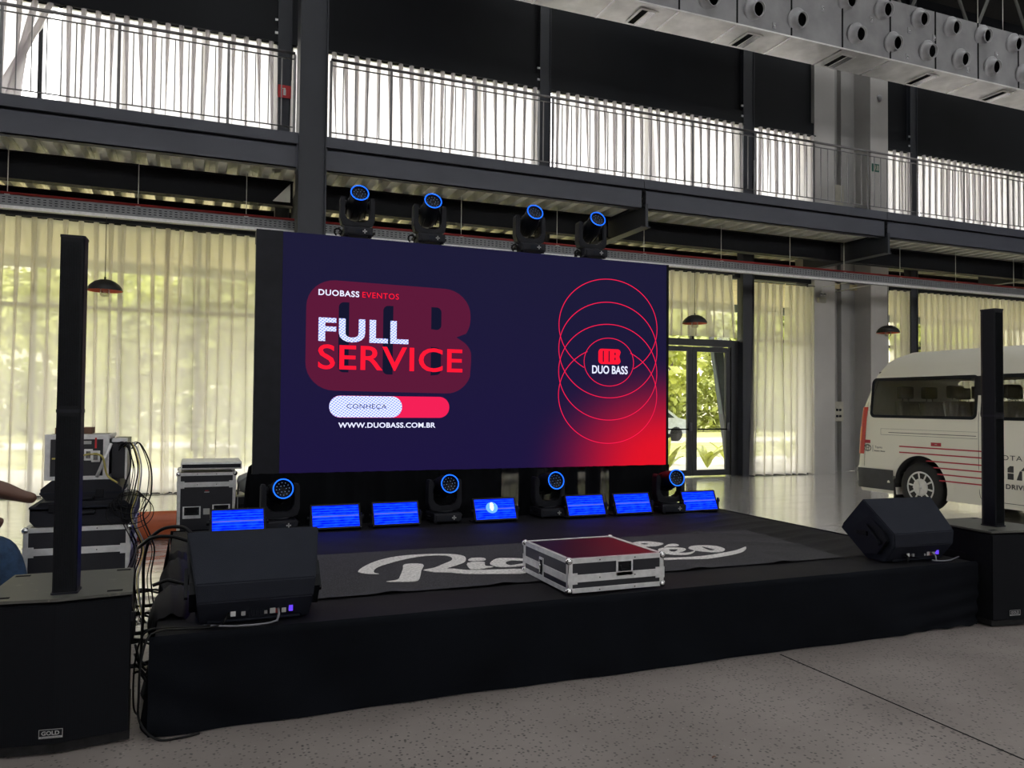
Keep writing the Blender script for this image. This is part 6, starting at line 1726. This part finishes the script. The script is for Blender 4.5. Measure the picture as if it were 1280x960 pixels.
for y0_, xa, n_, h_ in ((26, -8, 6, 5.8), (34.5, -9, 7, 7.0), (44, -11, 8, 9.0)):
    for k in range(n_):
        x_ = xa + k * 8.0 + (3.5 if y0_ == 34.5 else 0)
        if y0_ == 26 and 16 < x_ < 22: x_ += 3.2
        spots.append((x_, y0_ + rt.uniform(-.4, .4), h_, 2.45 if y0_ < 40 else 3.0))
rown = ['in the near row', 'in the middle row', 'in the far row']
ordn = ['first', 'second', 'third', 'fourth', 'fifth', 'sixth', 'seventh', 'eighth']
words = [rown[0 if i < 6 else (1 if i < 13 else 2)] + ', ' + ordn[i if i < 6 else (i - 6 if i < 13 else i - 13)] + ' from the left' for i in range(21)]
def hillf(u, v):
    x = -50 + 150 * u; y = 52 + 30 * v
    return (x, y, -.03 + 16 * math.sin(v * PI * .5) ** .6 + (1.3 * math.sin(x * .55) + .9 * math.sin(x * 1.3 + y) + .7 * math.sin(x * 2.9)) * min(1, v * 4))
tag(MB().grid(hillf, 260, 14).build('hillside', M['hill']), 'wooded hillside closing the view behind the garden', 'hill', kind='structure')  # added slope, blocks white sky showing between the trees
for i, (x, y, h, r) in enumerate(spots):
    tree(x, y, h, r, 40 + i, M[('leaf', 'leaf2', 'leaf3')[i % 3]], 'leafy green tree on the lawn, ' + words[i])
for i, x in enumerate((-8, -5, -2, 1, 4, 7, 10, 21, 24, 27)):
    y = 21.4
    e = empty('shrub', (x, y, 0), 0, 'rounded green shrub on the lawn edge, %s from the left' % ['first', 'second', 'third', 'fourth', 'fifth', 'sixth', 'seventh', 'eighth', 'ninth', 'tenth'][i], 'shrub', 'shrubs at the lawn edge')
    o = crown((x, y, .55), 1.0, 500, .12, 80 + i, (1.2, .8, .6)).build('foliage', M['leaf2'], e); o['kind'] = 'stuff'
    MB().tube([(x, y, -.03), (x, y, .5)], .04, 6).build('stem', M['bark'], e)
# hedge beyond the driveway
hd = empty('hedge', (15, 38.8, 0), 0, 'long dense green hedge closing the lawn beyond the driveway', 'hedge')
hm = MB(); rn = random.Random(77)
for i in range(16000):
    p = Vector((rn.uniform(-16, 52), 39.4 + rn.uniform(-.8, .8), rn.uniform(-.03, 1) ** .8 * (2.9 + .7 * math.sin(i * .37)) if False else abs(rn.random()) * 3.2))
    a = Vector((rn.gauss(0, 1), rn.gauss(0, 1), rn.gauss(0, .7))).normalized() * .26; b = a.cross(Vector((rn.gauss(0, 1), rn.gauss(0, 1), rn.gauss(0, 1)))).normalized() * .15
    k = len(hm.v); hm.v += [tuple(p - a), tuple(p + b), tuple(p + a), tuple(p - b)]; hm.f.append((k, k + 1, k + 2, k + 3)); hm.sm.append(False)
o = hm.build('foliage', M['leaf2'], hd); o['kind'] = 'stuff'
# large leaved plants by the door
rn = random.Random(5)
for i, (x, y) in enumerate(((10.0, 15.3), (11.3, 15.6), (11.2, 17.2), (12.6, 16.6), (13.9, 17.2), (15.3, 17.4), (9.4, 16.6), (-1.8, 16), (-.2, 16.2))):
    e = empty('leafy_plant', (x, y, 0), 0, 'low tropical plant with broad upright lime leaves outside the glazing, %s' % ['left in the door view', 'second in the door view', 'third in the door view', 'fourth in the door view', 'right of the door view', 'farthest right', 'behind the left door leaf', 'behind the left curtains', 'behind the hanging lamp curtain'][i], 'plant', 'broad leaved plants outside')
    for k in range(9):
        a = rn.uniform(0, 6.28); L_ = rn.uniform(.45, .8); w_ = rn.uniform(.06, .11); tl_ = rn.uniform(.15, .6)
        def lf(u, v, a=a, L_=L_, w_=w_, tl_=tl_):
            s_ = v * L_; ww = w_ * math.sin(PI * min(1, v * .95 + .04)) ** .7 * (u - .5) * 2
            hx = s_ * math.sin(tl_ + v * .5); zz = s_ * math.cos(tl_ + v * .4)
            return (x + math.cos(a) * hx - math.sin(a) * ww, y + math.sin(a) * hx + math.cos(a) * ww, zz + abs(u - .5) * .04)
        MB().grid(lf, 4, 8).build('leaf', M['leaf3'], e)
# parked car far outside
e = empty('car', (17.6, 29.0, 0), 0, 'small pale car parked far outside, seen through the left door leaf', 'car')
def carb(u, v): pass
poly = [(-2.0, .30), (-2.05, .65), (-1.9, .85), (-1.3, .92), (-.75, 1.38), (.7, 1.42), (1.35, .98), (1.95, .85), (2.05, .6), (2.0, .30)]
MB().prism([(17.6 + a, b) for a, b in poly], 28.2, 29.8, 'y').build('car_body', M['car_white'], e)
MB().prism([(17.6 + a, b) for a, b in ((-1.15, .95), (-.68, 1.32), (.62, 1.35), (1.15, .98))], 28.18, 29.82, 'y').build('car_windows', M['car_glass'], e)
for a in (-1.25, 1.25):
    for y_ in (28.3, 29.7): MB().lathe([(.0, -.1), (.31, -.1), (.31, .1), (0, .1)], 20, Matrix.Translation((17.6 + a, y_, .29)) @ Rn).build('wheel', M['tyre'], e)
